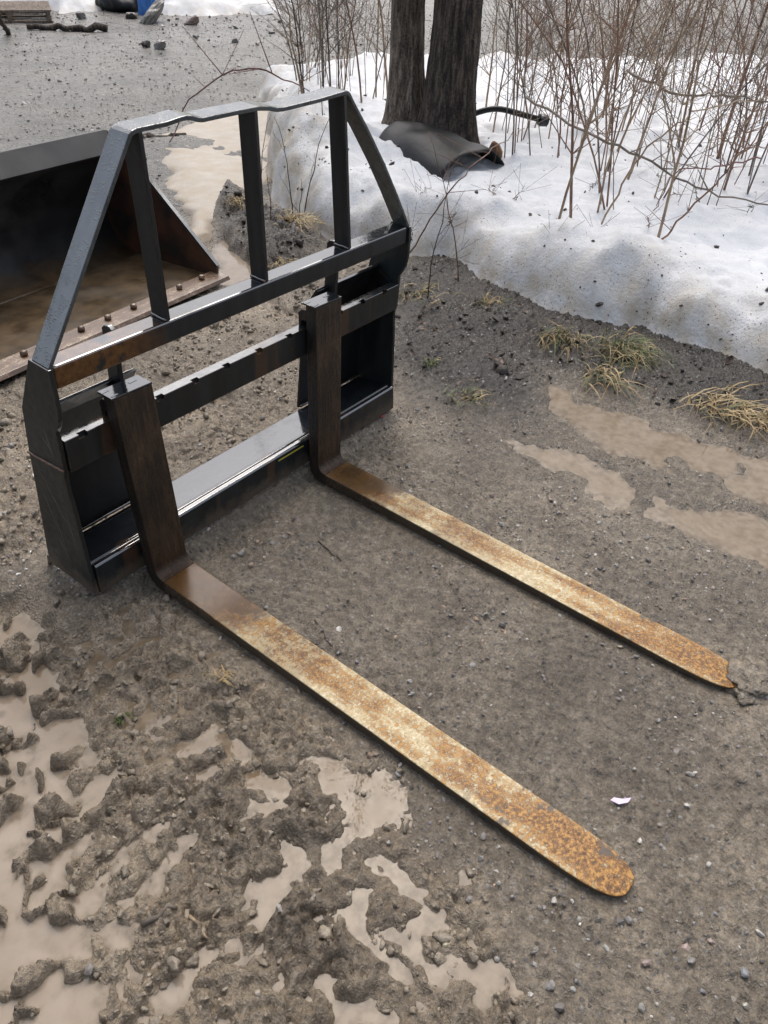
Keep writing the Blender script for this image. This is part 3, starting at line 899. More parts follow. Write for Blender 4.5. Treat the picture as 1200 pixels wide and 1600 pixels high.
# ------------------------------------------------------------------ the two forks
def fork(x, ang, tx, mats, label, zt=.517):
    r_ = empty('lifting_fork', (x, -.047, 0), (0, 0, math.radians(-ang)), label=label, cat='pallet fork', group='forks hanging on the frame')
    b_, h_ = .036, .034
    wf = .0945
    arc_o = [(b_ - .045 + .045 * math.cos(a), .045 - .045 * math.sin(a)) for a in np.linspace(0, math.pi / 2, 7)]      # outer heel
    arc_i = [(-.022 + .022 * math.cos(a), h_ + .022 - .022 * math.sin(a)) for a in np.linspace(math.pi / 2, 0, 6)]
    prof = [(b_, zt)] + arc_o + [(-.024, .0), (-.024, h_ - .0005)] + arc_i + [(0, zt)]
    V, F = prism_x(prof, 0, wf)
    # divide nothing, lean the shank sideways with height
    V = [(a + tx * max(0, c - h_) / .483, b, c) for a, b, c in V]
    sh = mk('shank', V, F, mats[0], r_, bevel=.003, seg=3)
    # blade
    T = [(.0005, .0), (.25, 0), (.5, 0), (.75, 0), (.95, 0), (1.06, 0), (1.10, .001), (1.13, .003), (1.155, .007), (1.172, .012), (1.186, .019), (1.195, .028), (1.199, .038)]
    Rr = {1.06: 0, 1.10: .0, 1.13: .001, 1.155: .004, 1.172: .008, 1.186: .014, 1.195: .022, 1.199: .030}
    V, F = [], []
    y0 = -.0245
    for d, l in T:
        yy = y0 if d < .01 else -d
        f = min(1.0, max(0.0, (-yy - .024) / 1.176))
        zt2 = h_ - .0005 - (h_ - .014) * f; zb2 = .0005
        if d > 1.1: zb2 = .0005 + .004 * (d - 1.1) / .1; zt2 -= .004 * ((d - 1.1) / .1) ** 2
        xr = wf - Rr.get(d, 0)
        V += [(l, yy, zb2), (xr, yy, zb2), (xr, yy, zt2), (l, yy, zt2)]
    n = len(T)
    for k in range(n - 1):
        for q in range(4):
            F.append((4 * k + q, 4 * k + (q + 1) % 4, 4 * k + 4 + (q + 1) % 4, 4 * k + 4 + q)[::-1])
    F += [(0, 1, 2, 3), (4 * n - 1, 4 * n - 2, 4 * n - 3, 4 * n - 4)]
    V = [(a, b, c) for a, b, c in V]
    mk('blade', V, [f[::-1] for f in F], mats[1], r_, bevel=.003, seg=2)
    # hook over the rail and latch cap
    hp = [(b_, .500), (b_ + .020, .498), (b_ + .033, .488), (b_ + .034, .432), (b_ + .026, .4215), (b_ + .026, .462), (b_ + .018, .470), (b_ + .006, .470), (b_, .465)]
    V, F = prism_x(hp, .006, wf - .006)
    V = [(a + tx * (c - h_) / .483, b, c) for a, b, c in V]
    mk('top_hook', V, F, mats[0], r_, bevel=.0015)
    V, F = box(-.004, wf + .000, -.001, b_ + .012, zt + .0005, zt + .005)
    V = [(a + tx, b, c) for a, b, c in V]
    cp = mk('latch_cap', V, F, M_BLACK, r_, bevel=.001)
    for (ca, cb, w_, d_) in ((-.0045, .030, .02, .012), (.058, .026, .022, .008), (.0, .004, .02, .006)):
        V = [(ca + tx, cb, zt + .0056), (ca + tx + w_, cb + .002, zt + .0056), (ca + tx + w_ * .8, cb + d_ * .5, zt + .0056), (ca + tx + w_ * .9, cb + d_, zt + .0056), (ca + tx + w_ * .3, cb + d_ * .8, zt + .0056), (ca + tx + .001, cb + d_, zt + .0056)]
        mk('paint_chip', V, [(0, 1, 2, 3, 4, 5)], M_CHIP, cp)
    return r_


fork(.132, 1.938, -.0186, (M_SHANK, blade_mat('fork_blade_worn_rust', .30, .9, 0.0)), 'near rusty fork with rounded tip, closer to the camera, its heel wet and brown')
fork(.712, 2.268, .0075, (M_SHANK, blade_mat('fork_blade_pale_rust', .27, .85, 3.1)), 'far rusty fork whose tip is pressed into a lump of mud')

# ------------------------------------------------------------------ loader bucket behind the rack
t = NT('bucket_black_paint')
sk = t.noise(26, t.scale(t.oc, (1, 1, .06)), detail=5, rough=.65); bb = t.noise(5, t.oc, detail=4)
zc = t.sep(t.oc)[2]
drip = t.math('MULTIPLY', t.math('MULTIPLY', t.mapr(sk, .48, .62), t.mapr(zc, .22, .36)), t.mapr(zc, .45, .42))
col = t.mix(t.math('MULTIPLY', drip, .35), t.ramp(bb, [(.35, (.018, .018, .019)), (.65, (.050, .049, .048))]), (.07, .066, .06))
low = t.mapr(t.math('ADD', zc, t.math('MULTIPLY', bb, .10)), .13, .06)
col = t.mix(low, col, t.ramp(t.noise(14, t.oc, detail=5), [(.35, (.045, .029, .014)), (.65, (.115, .077, .041))]))
t.set(Base_Color=col, Roughness=t.mapr(bb, .3, .7, .25, .5), IOR=1.5, Normal=t.bump(t.noise(60, t.oc), .12, .002)); M_BUCK = t.m
t = NT('bucket_side_rust')
k = t.noise(9, t.oc, detail=5)
t.set(Base_Color=t.ramp(k, [(.38, (.013, .012, .012)), (.5, (.045, .022, .013)), (.65, (.085, .035, .018))]), Roughness=.4, IOR=1.7, Normal=t.bump(t.noise(90, t.oc), .2, .002)); M_BSIDE = t.m
t = NT('cutting_edge_rust')
k = t.noise(24, t.scale(t.oc, (.5, 1, 1)), detail=6, rough=.7); k2 = t.noise(160, t.oc, detail=3)
t.set(Base_Color=t.mix(t.mapr(k2, .4, .6), t.ramp(k, [(.36, (.035, .022, .014)), (.5, (.14, .070, .030)), (.62, (.40, .31, .21))]), (.11, .055, .026)), Roughness=.38, IOR=1.8, Normal=t.bump(k, .4, .003)); M_CUT = t.m

bk = empty('loader_bucket', (1.575, 1.235, .018), (0, 0, math.radians(5)),
           label='black loader bucket with rusty bolted cutting edge lying behind the frame', cat='bucket')
BL = -1.85
back = [(.52, .012), (.575, .020), (.625, .045), (.662, .085), (.684, .14), (.690, .20), (.682, .27), (.655, .345), (.610, .405), (.555, .442)]
bq = np.array(back); tq = np.linspace(0, len(bq) - 1, 40); bq = np.stack([np.interp(tq, np.arange(len(bq)), bq[:, k_]) for k_ in (0, 1)], 1)
for _ in range(6): bq[1:-1] = (bq[:-2] + 2 * bq[1:-1] + bq[2:]) / 4
mk('back_sheet', *prism_x(ribbon([tuple(q_) for q_ in bq], .010), BL, -.012), M_BUCK, bk, smooth=True)
mk('floor_plate', *prism_x([(.075, .012), (.518, .012), (.518, .002), (.075, .002)], BL, -.012), M_BUCK, bk)
mk('top_lip', *prism_x(ribbon([(.545, .438), (.535, .4475), (.602, .522), (.612, .522)], .012), BL, -.012), M_BUCK, bk, bevel=.002)
side = [(.050, .004), (.045, .048), (.555, .485), (.600, .520), (.640, .42), (.690, .30), (.705, .20), (.696, .12), (.66, .05), (.60, .012), (.53, .0)]
for x0, x1 in ((-.010, .004), (BL - .014, BL)):
    sp_ = mk('side_plate', *prism_x(side, x0, x1), M_BSIDE, bk, bevel=.0015)
    mk('wear_strip', *prism_x([(.046, .052), (.554, .4875), (.548, .494), (.040, .059)], x0 - .002, x1 + .002), M_PLATE, sp_)
ce = mk('cutting_edge', *prism_x([(-.010, .004), (.0, .018), (.085, .026), (.085, .013), (.0, .0)], BL - .01, .012), M_CUT, bk, bevel=.002)
for bx in (-.095, -.228, -.355, -.478, -.608, -.735, -.86, -.985, -1.11):
    hv, hf = tube([(bx, .055, .0265), (bx, .055, .034), (bx, .055, .040), (bx, .055, .0425)], [.0135, .0135, .010, .004], 10)
    mk('bolt_head', hv, hf, M_CUT, ce, smooth=False)


# ------------------------------------------------------------------ loose stones, clods and litter
t = NT('wet_stone')
vcol = t.attr('tint')
t.set(Base_Color=t.mix(t.mapr(t.noise(90, t.oc), .35, .65, 0, .5), vcol, (.05, .042, .035)), Roughness=.35, IOR=1.55, Normal=t.bump(t.noise(250, t.oc), .3, .002)); M_STONE = t.m
t = NT('wet_mud_clod')
cn = t.noise(45, t.pos, detail=5, rough=.65)
t.set(Base_Color=t.ramp(cn, [(.35, (.140, .111, .077)), (.52, (.250, .207, .152)), (.68, (.370, .316, .243))]), Roughness=t.mapr(cn, .35, .65, .28, .55), IOR=1.6,
      Normal=t.bump(t.math('ADD', cn, t.math('MULTIPLY', t.noise(160), .6)), .7, .006)); M_CLOD = t.m
t = NT('dark_soil_clod')
cn = t.noise(45, t.pos, detail=5, rough=.65)
t.set(Base_Color=t.ramp(cn, [(.35, (.022, .017, .013)), (.52, (.048, .038, .030)), (.68, (.085, .070, .057))]), Roughness=.5, IOR=1.5,
      Normal=t.bump(t.math('ADD', cn, t.math('MULTIPLY', t.noise(160), .6)), .7, .006)); M_SOIL = t.m


def tints(n, m, r, bright=1.0):
    pal = np.array([(.10, .09, .08), (.15, .14, .13), (.20, .19, .175), (.30, .285, .26), (.42, .40, .37), (.24, .17, .12), (.13, .125, .13), (.22, .165, .145)])
    w = np.array([.24, .22, .18, .12, .05, .07, .07, .05])
    c = pal[r.choice(len(pal), n, p=w / w.sum())] * r.uniform(.8, 1.2, (n, 1)) * bright
    return np.repeat(c, m, 0)


def scatter(n, x0, x1, y0, y1, keep, r):
    x = r.uniform(x0, x1, n); y = r.uniform(y0, y1, n)
    h, m = height(x, y, True)
    k = r.uniform(0, 1, n) < keep(x, y, h, m)
    return x[k], y[k], h[k]


def dry(m): return (1 - m['churn']) * (1 - m['rut']) * (1 - m['lpud'])
x, y, h = scatter(24000, -.6, 2.3, -1.6, 1.1, lambda x, y, h, m: np.clip(dry(m) * (1 - .6 * m['dark']) * (.45 + .9 * perlin(x / .3, y / .3, 120)) + .06, 0, 1) * (h > WATER_Z + .002), R)
sz = np.clip(R.lognormal(math.log(.0056), .5, len(x)), .0025, .022)
V, F, m = rocks(np.c_[x, y, h], sz, 0, sink=.30, seed=1)
mkbig('gravel', V, F, M_STONE, False, attrs={'tint': tints(len(x), m, R, 1.6)}, kind='stuff', label='small wet stones strewn over the packed mud', cat='gravel')
# gravel yard behind, thinning out with distance
n = 38000
dd = 2.2 + 9.5 * R.uniform(0, 1, n) ** 1.4; aa = np.radians(R.uniform(-8, 84, n))
x = CAM.x + dd * np.cos(aa) * 1.25; y = CAM.y + dd * np.sin(aa) * 1.25
h, m_ = height(x, y, True)
k = (m_['lot'] > .4) & (psd(x, y, SNOW) < 0) & (psd(x, y, ICE) < .0)
x, y, h, dd = x[k], y[k], h[k], dd[k]
sz = np.clip(R.lognormal(math.log(.013), .5, len(x)), .006, .045) * (0.5 + dd / 14)
V, F, m = rocks(np.c_[x, y, h], sz, 0, sink=.4, seed=2)
mkbig('yard_gravel', V, F, M_STONE, False, attrs={'tint': tints(len(x), m, R, 1.5)}, kind='stuff', label='grey gravel covering the yard behind the bucket', cat='gravel')
# mud clods
x, y, h = scatter(9000, -.75, .15, -1.6, .4, lambda x, y, h, m: m['churn'] * np.clip(.25 + 1.1 * perlin(x / .15, y / .15, 121), .02, 1) * (h > WATER_Z - .006) * (1 - .75 * m['lpud']), R)
sz = np.clip(R.lognormal(math.log(.0085), .5, len(x)), .004, .028)
V, F, m = rocks(np.c_[x, y, h], sz, 1, (.4, .75), .75, .45, seed=3)
mkbig('mud_clods', V, F, M_CLOD, True, kind='stuff', label='churned wet mud clods and crumbs in the left foreground', cat='mud')
x, y, h = scatter(9000, -.4, 2.2, .2, 1.3, lambda x, y, h, m: m['rear'] * np.clip(.3 + 1.1 * perlin(x / .2, y / .2, 122), .02, 1) * (h > WATER_Z), R)
sz = np.clip(R.lognormal(math.log(.013), .5, len(x)), .005, .045)
V, F, m = rocks(np.c_[x, y, h], sz, 0, (.45, .9), .5, .35, seed=4)
mkbig('mud_clods', V, F, M_CLOD, True, kind='stuff', label='lumpy wet mud between the frame and the bucket', cat='mud')
x, y, h = scatter(7000, 1.2, 2.8, -1.3, 2.5, lambda x, y, h, m: np.maximum(.5 * m['dark'], m['mound']) * np.clip(.4 + perlin(x / .2, y / .2, 123), .02, 1) * (h > WATER_Z), R)
sz = np.clip(R.lognormal(math.log(.013), .55, len(x)), .005, .06)
V, F, m = rocks(np.c_[x, y, h], sz, 0, (.45, .9), .5, .35, seed=5)
mkbig('soil_clods', V, F, M_SOIL, True, kind='stuff', label='dark crumbly soil along the foot of the snow', cat='soil')
# crumbs of dirt lying on the snow
x = R.uniform(2.15, 5.0, 2600); y = R.uniform(-1.6, 3.0, 2600)
z, s_ = snow_h(x, y)
k = (s_ > .015) & (R.uniform(0, 1, len(x)) < .16 + .9 * np.exp(-s_ / .2) + .4 * np.exp(-((x - 2.75) / .35) ** 2 - ((y - 1.8) / .4) ** 2))
V, F, m = rocks(np.c_[x[k], y[k], z[k]], np.clip(R.lognormal(math.log(.008), .6, k.sum()), .003, .035), 0, sink=.35, seed=6)
mkbig('snow_crumbs', V, F, M_SOIL, False, kind='stuff', label='specks of dark soil scattered on the snow edge', cat='soil')


def stone(px, py, size, tint, label, name='stone', cat='stone', group=None, sub=1, mat=None, sink=.3, z=None):
    V, F, m = rocks(np.array([[px, py, gz(px, py) if z is None else z]]), np.array([size]), sub, (.5, .8), .2, sink, seed=int(abs(px * 977 + py * 1313)) % 9999)
    return mkbig(name, V, F, mat or M_STONE, False, attrs={'tint': np.repeat(np.array([tint]), m, 0)}, label=label, cat=cat, group=group)


# ------------------------------------------------------------------ mud lump over the far fork's tip
def lump(name, px, py, rx, ry, rz, z0, label, mat, seed, cat='mud lump'):
    V, F = ico(4)
    n = perlin(V[:, 0] * 2 + V[:, 2] * 1.7, V[:, 1] * 2 - V[:, 2], seed) * .30 + perlin(V[:, 0] * 5 + V[:, 2] * 4, V[:, 1] * 5 + V[:, 2] * 3, seed + 1) * .10 + perlin(V[:, 0] * 12 + V[:, 2] * 9, V[:, 1] * 12 - V[:, 2] * 7, seed + 2) * .03
    V = V * (1 + n)[:, None] * np.array([rx, ry, rz]) + np.array([px, py, z0])
    return mkbig(name, V, F, mat, True, label=label, cat=cat)


lump('mud_lump', .748, -1.262, .068, .055, .024, .000, 'lump of dark wet mud burying the tip of the far fork', M_GROUND, 300)

# ------------------------------------------------------------------ trees
def bark(name, c1, c2, c3):
    t = NT(name)
    v = t.noise(44, t.scale(t.oc, (1, 1, .13)), detail=6, rough=.7, dist=.4); f = t.noise(90, t.oc, detail=4)
    k = t.math('ADD', t.math('MULTIPLY', v, .75), t.math('MULTIPLY', f, .25))
    t.set(Base_Color=t.ramp(k, [(.40, c1), (.5, c2), (.60, c3)]), Roughness=.75, Normal=t.bump(k, 1.0, .06))
    return t.m


M_BARK1 = bark('grey_brown_bark', (.025, .019, .014), (.13, .10, .075), (.30, .25, .20))
M_BARK2 = bark('dark_wet_bark', (.011, .008, .006), (.055, .042, .032), (.17, .132, .10))


def snow_z(x, y): return float(snow_h(np.array([x]), np.array([y]))[0][0])


def tree(px, py, rad, lean, mat, label, seed):
    r = np.random.default_rng(seed)
    z0 = snow_z(px, py) - .05
    o = empty('tree', (px, py, z0), label=label, cat='tree', group='tree trunks in the snow')
    H, S, N = 7.0, 84, 110
    V = []
    for i in range(N):
        t_ = (i / (N - 1)) ** 1.6; z = H * t_
        rr = rad * (1 + .55 * math.exp(-z / .16)) * (1 - .72 * t_)
        for k in range(S):
            a = 2 * math.pi * k / S
            fl = 1 + .10 * math.sin(5 * a + seed) * math.exp(-z / .3) + .05 * float(perlin(a * 2.2 + 3, z * 1.2, seed)) + .11 * (abs(float(perlin(a * 4.2 + 1.2 * math.sin(z * 2.1 + a), z * 3.2, seed + 9))) - .25)
            V.append((lean[0] * z + .03 * math.sin(z * 1.3) + rr * fl * math.cos(a), lean[1] * z + rr * fl * math.sin(a), z))
    F = [(i * S + k, i * S + (k + 1) % S, (i + 1) * S + (k + 1) % S, (i + 1) * S + k) for i in range(N - 1) for k in range(S)]
    F.append(tuple(range((N - 1) * S, N * S)))
    mk('trunk', V, F, mat, o, smooth=True)
    for b in range(9):
        zb = r.uniform(2.4, 6.6); a = r.uniform(0, 6.28); L = r.uniform(1.0, 2.4) * (1.2 - zb / 9)
        p0 = np.array([lean[0] * zb, lean[1] * zb, zb]); d = np.array([math.cos(a), math.sin(a), r.uniform(.4, .9)])
        pts = [p0 + d * L * q + np.array([0, 0, .25 * q * q]) + r.normal(0, .03, 3) * q for q in np.linspace(0, 1, 7)]
        parts = [tube(pts, np.linspace(rad * .3, .012, 7), 7)]
        for tw in range(6):
            q = r.integers(2, 7) - 1; d2 = d * .6 + r.normal(0, .5, 3)
            parts.append(tube([pts[q] + d2 * L * .35 * s2 for s2 in np.linspace(0, 1, 4)], np.linspace(.012, .004, 4), 4))
        mk('limb', *join(*parts), mat, o, smooth=True)
    return o


tree(3.83, 1.635, .148, (.010, -.014), M_BARK2, 'thick dark wet tree trunk behind the black plastic trough', 3)
tree(3.80, 1.93, .105, (-.020, .028), M_BARK1, 'slimmer grey brown trunk left of the dark trunk', 5)

# ------------------------------------------------------------------ saplings and canes
def stem_mat(name, a, b):
    t = NT(name)
    k = t.noise(14, t.oc, detail=4)
    t.set(Base_Color=t.ramp(k, [(.35, a), (.65, b)]), Roughness=.55)
    return t.m


STEM = [stem_mat('stem_red_brown', (.13, .068, .042), (.29, .175, .115)), stem_mat('stem_tan', (.21, .145, .088), (.40, .30, .20)),
        stem_mat('stem_grey', (.09, .072, .055), (.21, .175, .138)), stem_mat('stem_dark', (.028, .020, .017), (.075, .052, .042)),
        stem_mat('stem_purple_red', (.10, .030, .026), (.20, .075, .055))]


def sapling(px, py, H, rad, mat, lean, twigs, r, label, group=None, z0=None, name='sapling', up=0.0):
    if z0 is None:
        z0 = snow_z(px, py) if snow_sd(np.array([px]), np.array([py]))[0] > 0 else gz(px, py)
    n = 11
    wob = r.normal(0, .028, (n, 2)).cumsum(0) * H * .6
    q = np.linspace(0, 1, n)
    P = np.stack([lean[0] * H * (.7 * q + .9 * q * q) + wob[:, 0] * q, lean[1] * H * (.7 * q + .9 * q * q) + wob[:, 1] * q, H * q - .02], 1)
    rr = rad * (1 - .75 * q)
    o = mk(name, *tube(P, rr, 6), mat, None, smooth=True, label=label, cat='sapling', group=group)
    o.location = (px, py, z0)
    parts = []
    for _ in range(twigs):
        k = r.integers(2, n - 1); b = P[k]
        a = r.uniform(0, 6.283); L = r.uniform(.12, .42) * min(1.0, H) * (1.15 - q[k] * .6)
        d = np.array([math.cos(a), math.sin(a), r.uniform(.35, 1.3)]); d /= np.linalg.norm(d)
        m = 5
        pts = [b + d * L * s2 + np.array([0, 0, r.uniform(-.05, .10)]) * L * s2 * s2 + r.normal(0, .018, 3) * L * (s2 > 0) for s2 in np.linspace(0, 1, m)]
        r0 = max(.0011, rr[k] * .5)
        parts.append(tube(pts, np.linspace(r0, .0008, m), 4, False))
        for _2 in range(r.integers(0, 4)):
            kk = r.integers(1, m - 1); d2 = d * .7 + r.normal(0, .55, 3)
            parts.append(tube([pts[kk] + d2 * L * .5 * s2 for s2 in (0, .5, 1)], [r0 * .6, r0 * .45, .0007], 3, False))
    if parts:
        mk('twigs', *join(*parts), mat, o, smooth=True, kind='stuff')
    return o


def ray_to(u, v, z):
    """point at height z that lies behind photo position (u, v); used once to measure where plants stand"""
    d = FW + RT * ((u - 600) / 1239.13) + UP * ((800 - v) / 1239.13)
    k = (z - CAM.z) / d.z
    return CAM.x + d.x * k, CAM.y + d.y * k


rs = np.random.default_rng(21)
named = [
    (893, 345, 1.55, .0075, 0, (-.05, .10), 16, 'straight red brown sapling at the front of the snow, right of the black trough'),
    (868, 372, 1.3, .006, 1, (.13, -.12), 9, 'tan sapling leaning right, foot beside the front red brown sapling'),
    (722, 378, .62, .0036, 0, (-.10, .12), 7, 'short reddish twig standing in the snow below the trough'),
    (672, 405, .55, .0032, 3, (.02, -.02), 6, 'thin twig at the snow foot beside the right end of the frame'),
    (1028, 372, 1.4, .0068, 1, (.10, -.02), 12, 'pale tan sapling near the snow crest right of the front sapling'),
    (1122, 245, 1.7, .011, 0, (.06, -.10), 10, 'stout orange brown stem leaning right in the right thicket'),
    (478, 232, .62, .0085, 1, (-.10, .12), 12, 'bundle like tan stem on the snow pile seen through the guard'),
    (505, 236, .9, .0034, 2, (.0, .0), 3, 'single straight grey stem on the snow pile'),
    (607, 160, 1.7, .010, 1, (-.06, .05), 9, 'tan stem close in front of the slimmer trunk'),
]
for (u, v, H, rad, mi, lean, tw, lab) in named:
    px, py = ray_to(u, v, .2)
    sapling(px, py, H, rad, STEM[mi], lean, tw, rs, lab)
for (u, v, H, lean, lab) in ((407, 338, .42, (.05, -.03), 'thin dark stem by the mid upright of the guard'), (425, 365, .26, (0, 0), 'short dark stub beside the straw tuft on the soil mound'),
                             (459, 345, .52, (-.03, .03), 'tall thin dark stem rising from the soil mound'), (468, 347, .24, (.02, -.01), 'short dark stem just right of the tall thin one on the mound'),
                             (475, 345, .60, (.16, -.10), 'curved brown stem on the mound bending towards the right upright')):
    px, py = ray_to(u, v, .03)
    sapling(px, py, H, .0035, STEM[3], lean, 2, rs, lab)
cnt = 0
while cnt < 250:
    g = rs.uniform()
    if g < .24:
        u, v, grp, lab = rs.uniform(465, 600), rs.uniform(95, 190), 'stems left of the trunks', 'bare brown stem in the thicket left of the trunks'
    elif g < .50:
        u, v, grp, lab = rs.uniform(745, 960), rs.uniform(108, 260), 'stems right of the trunks', 'bare brown stem in the thicket right of the trunks'
    else:
        u, v, grp, lab = rs.uniform(930, 1290), rs.uniform(108, 330), 'stems in the right thicket', 'bare brown stem in the thicket at the right edge'
    px, py = ray_to(u, v, .2)
    if np.hypot(px - 3.83, py - 1.75) < .3: continue
    H = rs.uniform(.9, 2.3)
    rad_ = float(np.clip(rs.lognormal(math.log(.0034), .42), .0018, .0075)); mi_ = int(rs.choice(5, p=[.33, .30, .24, .10, .03]))
    ln = (rs.normal(0, .2), rs.normal(0, .2)); side_ = ln[0] * RT.x + ln[1] * RT.y
    lab = '%s %s bare stem %s in %s' % ('hair thin' if rad_ < .0029 else 'slender' if rad_ < .0045 else 'stout', ('reddish brown', 'tan', 'grey', 'dark', 'purple red')[mi_],
                                   'leaning left' if side_ < -.09 else 'leaning right' if side_ > .09 else 'standing upright', lab.split(' in ')[1])
    sapling(px, py, H, rad_, STEM[mi_], ln, int(rs.integers(10, 30)), rs, lab, grp)
    cnt += 1


def cane(pts_uvz, rad, mat, label, group=None, name='bramble_cane', cat='cane'):
    P = []
    for u, v, z in pts_uvz:
        px, py = ray_to(u, v, z); P.append((px, py, z))
    P = np.array(P); n = len(P); m = 22
    q = np.linspace(0, n - 1, m); Q = np.stack([np.interp(q, np.arange(n), P[:, k]) for k in range(3)], 1)
    for _ in range(2):
        Q[1:-1] = (Q[:-2] + 2 * Q[1:-1] + Q[2:]) / 4
    Q[1:-1] += rs.normal(0, .006, (m - 2, 3))
    parts = [tube(Q, np.linspace(rad, rad * .5, m), 6)]
    for _ in range(7):
        k = rs.integers(3, m - 2); d = rs.normal(0, 1, 3); d[2] = abs(d[2]); L = rs.uniform(.05, .2)
        parts.append(tube([Q[k] + d / np.linalg.norm(d) * L * s2 for s2 in (0, .5, 1)], [rad * .5, rad * .4, .0008], 4, False))
    return mk(name, *join(*parts), mat, smooth=True, label=label, cat=cat, group=group)


cane([(265, 222, .05), (290, 165, .55), (345, 115, .85), (400, 104, .95), (450, 120, .9), (500, 160, .55)], .0035, STEM[4], 'long red cane arching over the yard above the guard strap')
cane([(1190, 248, .35), (1120, 262, .42), (1060, 262, .42), (1020, 330, .25)], .004, STEM[4], 'reddish cane arching low over the snow at the right')
cane([(640, 395, .15), (700, 300, .5), (760, 240, .6), (820, 200, .5)], .0032, STEM[0], 'slender cane slanting up in front of the black trough')
cane([(940, 350, .2), (1000, 240, .55), (1080, 175, .7), (1200, 150, .7)], .0045, STEM[1], 'tan cane arching to the right across the thicket')
cane([(1020, 385, .2), (1090, 320, .42), (1150, 250, .6), (1200, 190, .75)], .0045, STEM[0], 'brown cane slanting to the right edge above the snow crest')
cane([(820, 150, .5), (920, 210, .55), (1010, 250, .45), (1100, 300, .35), (1200, 320, .3)], .007, STEM[2], 'grey branch hanging diagonally through the right thicket')
cane([(980, 110, .6), (1060, 150, .55), (1130, 150, .6), (1210, 160, .6)], .008, STEM[2], 'thick grey branch lying across the right thicket')
for k in range(16):
    u = rs.uniform(640, 1190); v = rs.uniform(230, 390); a = rs.uniform(-60, 60)
    cane([(u, v, .2), (u + a * .5, v - 12, .26), (u + a, v - rs.uniform(0, 25), .22)], .0018, STEM[rs.choice([0, 2, 3])], 'thin fallen twig lying on the snow', 'fallen twigs on the snow', 'twig', 'twig')

# ------------------------------------------------------------------ things in the snow
t = NT('black_plastic'); t.set(Base_Color=(.013, .014, .015), Roughness=.42, IOR=1.4, Normal=t.bump(t.noise(25, t.oc, detail=3), .2, .01)); M_PLAS = t.m
# half buried trough: open shell, wide mouth towards the right
A0 = np.array([3.47, 1.84]); A1 = np.array([3.28, 1.07]); ax = (A1 - A0) / np.linalg.norm(A1 - A0); pxv = np.array([-ax[1], ax[0]])
if pxv[0] > 0: pxv = -pxv
N, S = 26, 22
V, F = [], []
for lay in (0, 1):
    for i_ in range(N):
        q = i_ / (N - 1); c0 = A0 + (A1 - A0) * q
        rr = (.10 + .12 * math.sin(min(1, q * 1.25) * math.pi / 2)) * (1 - .10 * q) * min(1, .35 + q * 4) - lay * .007
        hh = (.165 + .03 * math.sin(q * 3.0)) * min(1, .35 + q * 4) - lay * .007
        for k in range(S):
            a = math.pi * (k / (S - 1)) * 1.04 - .02
            sq = .010 * math.sin(q * 7 + a * 2)
            w_ = math.cos(a) * (rr + sq); z_ = math.sin(a) ** .8 * hh if math.sin(a) > 0 else 0
            p = c0 + pxv * w_ * 1.25
            V.append((p[0], p[1], .150 + z_ - .03 * q + .02 * float(perlin(q * 4, a * 1.3, 77)) * math.sin(a)))
for lay in (0, 1):
    o_ = lay * N * S
    for i_ in range(N - 1):
        for k in range(S - 1):
            f = (o_ + i_ * S + k, o_ + i_ * S + k + 1, o_ + (i_ + 1) * S + k + 1, o_ + (i_ + 1) * S + k)
            F.append(f if lay == 0 else f[::-1])
for k in range(S - 1):
    F.append(((N - 1) * S + k, (N - 1) * S + k + 1, N * S + (N - 1) * S + k + 1, N * S + (N - 1) * S + k))
mk('plastic_trough', V, F, M_PLAS, smooth=True, label='black plastic trough half buried in the snow before the trunks', cat='plastic trough')
pp = [ray_to(u, v, z) + (z,) for u, v, z in ((688, 206, .20), (712, 194, .26), (738, 178, .31), (765, 170, .345), (785, 170, .35), (812, 178, .335), (845, 187, .30))]
P = np.array(pp); q = np.linspace(0, len(P) - 1, 24); P = np.stack([np.interp(q, np.arange(len(P)), P[:, k]) for k in range(3)], 1)
for _ in range(3): P[1:-1] = (P[:-2] + 2 * P[1:-1] + P[2:]) / 4
root = empty('bent_pipe', tuple(P[-1]), label='bent black pipe with a flange sticking out of the snow beside the trunk', cat='pipe')
mk('tube', *tube(P - P[-1], .0175, 10), M_PLAS, root, smooth=True)
d = P[-1] - P[-2]; d /= np.linalg.norm(d)
mk('flange', *tube([d * -.012, d * .0, d * .012, d * .045], [.032, .036, .036, .030], 14), M_BLACK, root)
t = NT('split_wood'); kk = t.noise(40, t.scale(t.oc, (1, 1, .2)), detail=5)
t.set(Base_Color=t.ramp(kk, [(.35, (.10, .045, .02)), (.65, (.34, .18, .09))]), Roughness=.7, Normal=t.bump(kk, .5, .006)); M_SPLIT = t.m
px, py = ray_to(773, 246, .2)
V, F = tube([(0, 0, -.05), (.005, 0, .03), (.0, .01, .06), (-.012, .012, .085)], [.045, .042, .032, .010], 9)
o = mk('broken_stump', V, F, M_SPLIT, label='small broken orange wood stub right of the black trough', cat='stump'); o.location = (px, py, snow_z(px, py))

# ------------------------------------------------------------------ grass and straw tufts
GREEN = stem_mat('grass_green', (.045, .065, .016), (.13, .155, .045)); STRAW = stem_mat('grass_straw', (.26, .17, .07), (.46, .35, .17)); OLIVE = stem_mat('grass_olive', (.10, .085, .03), (.24, .19, .075))


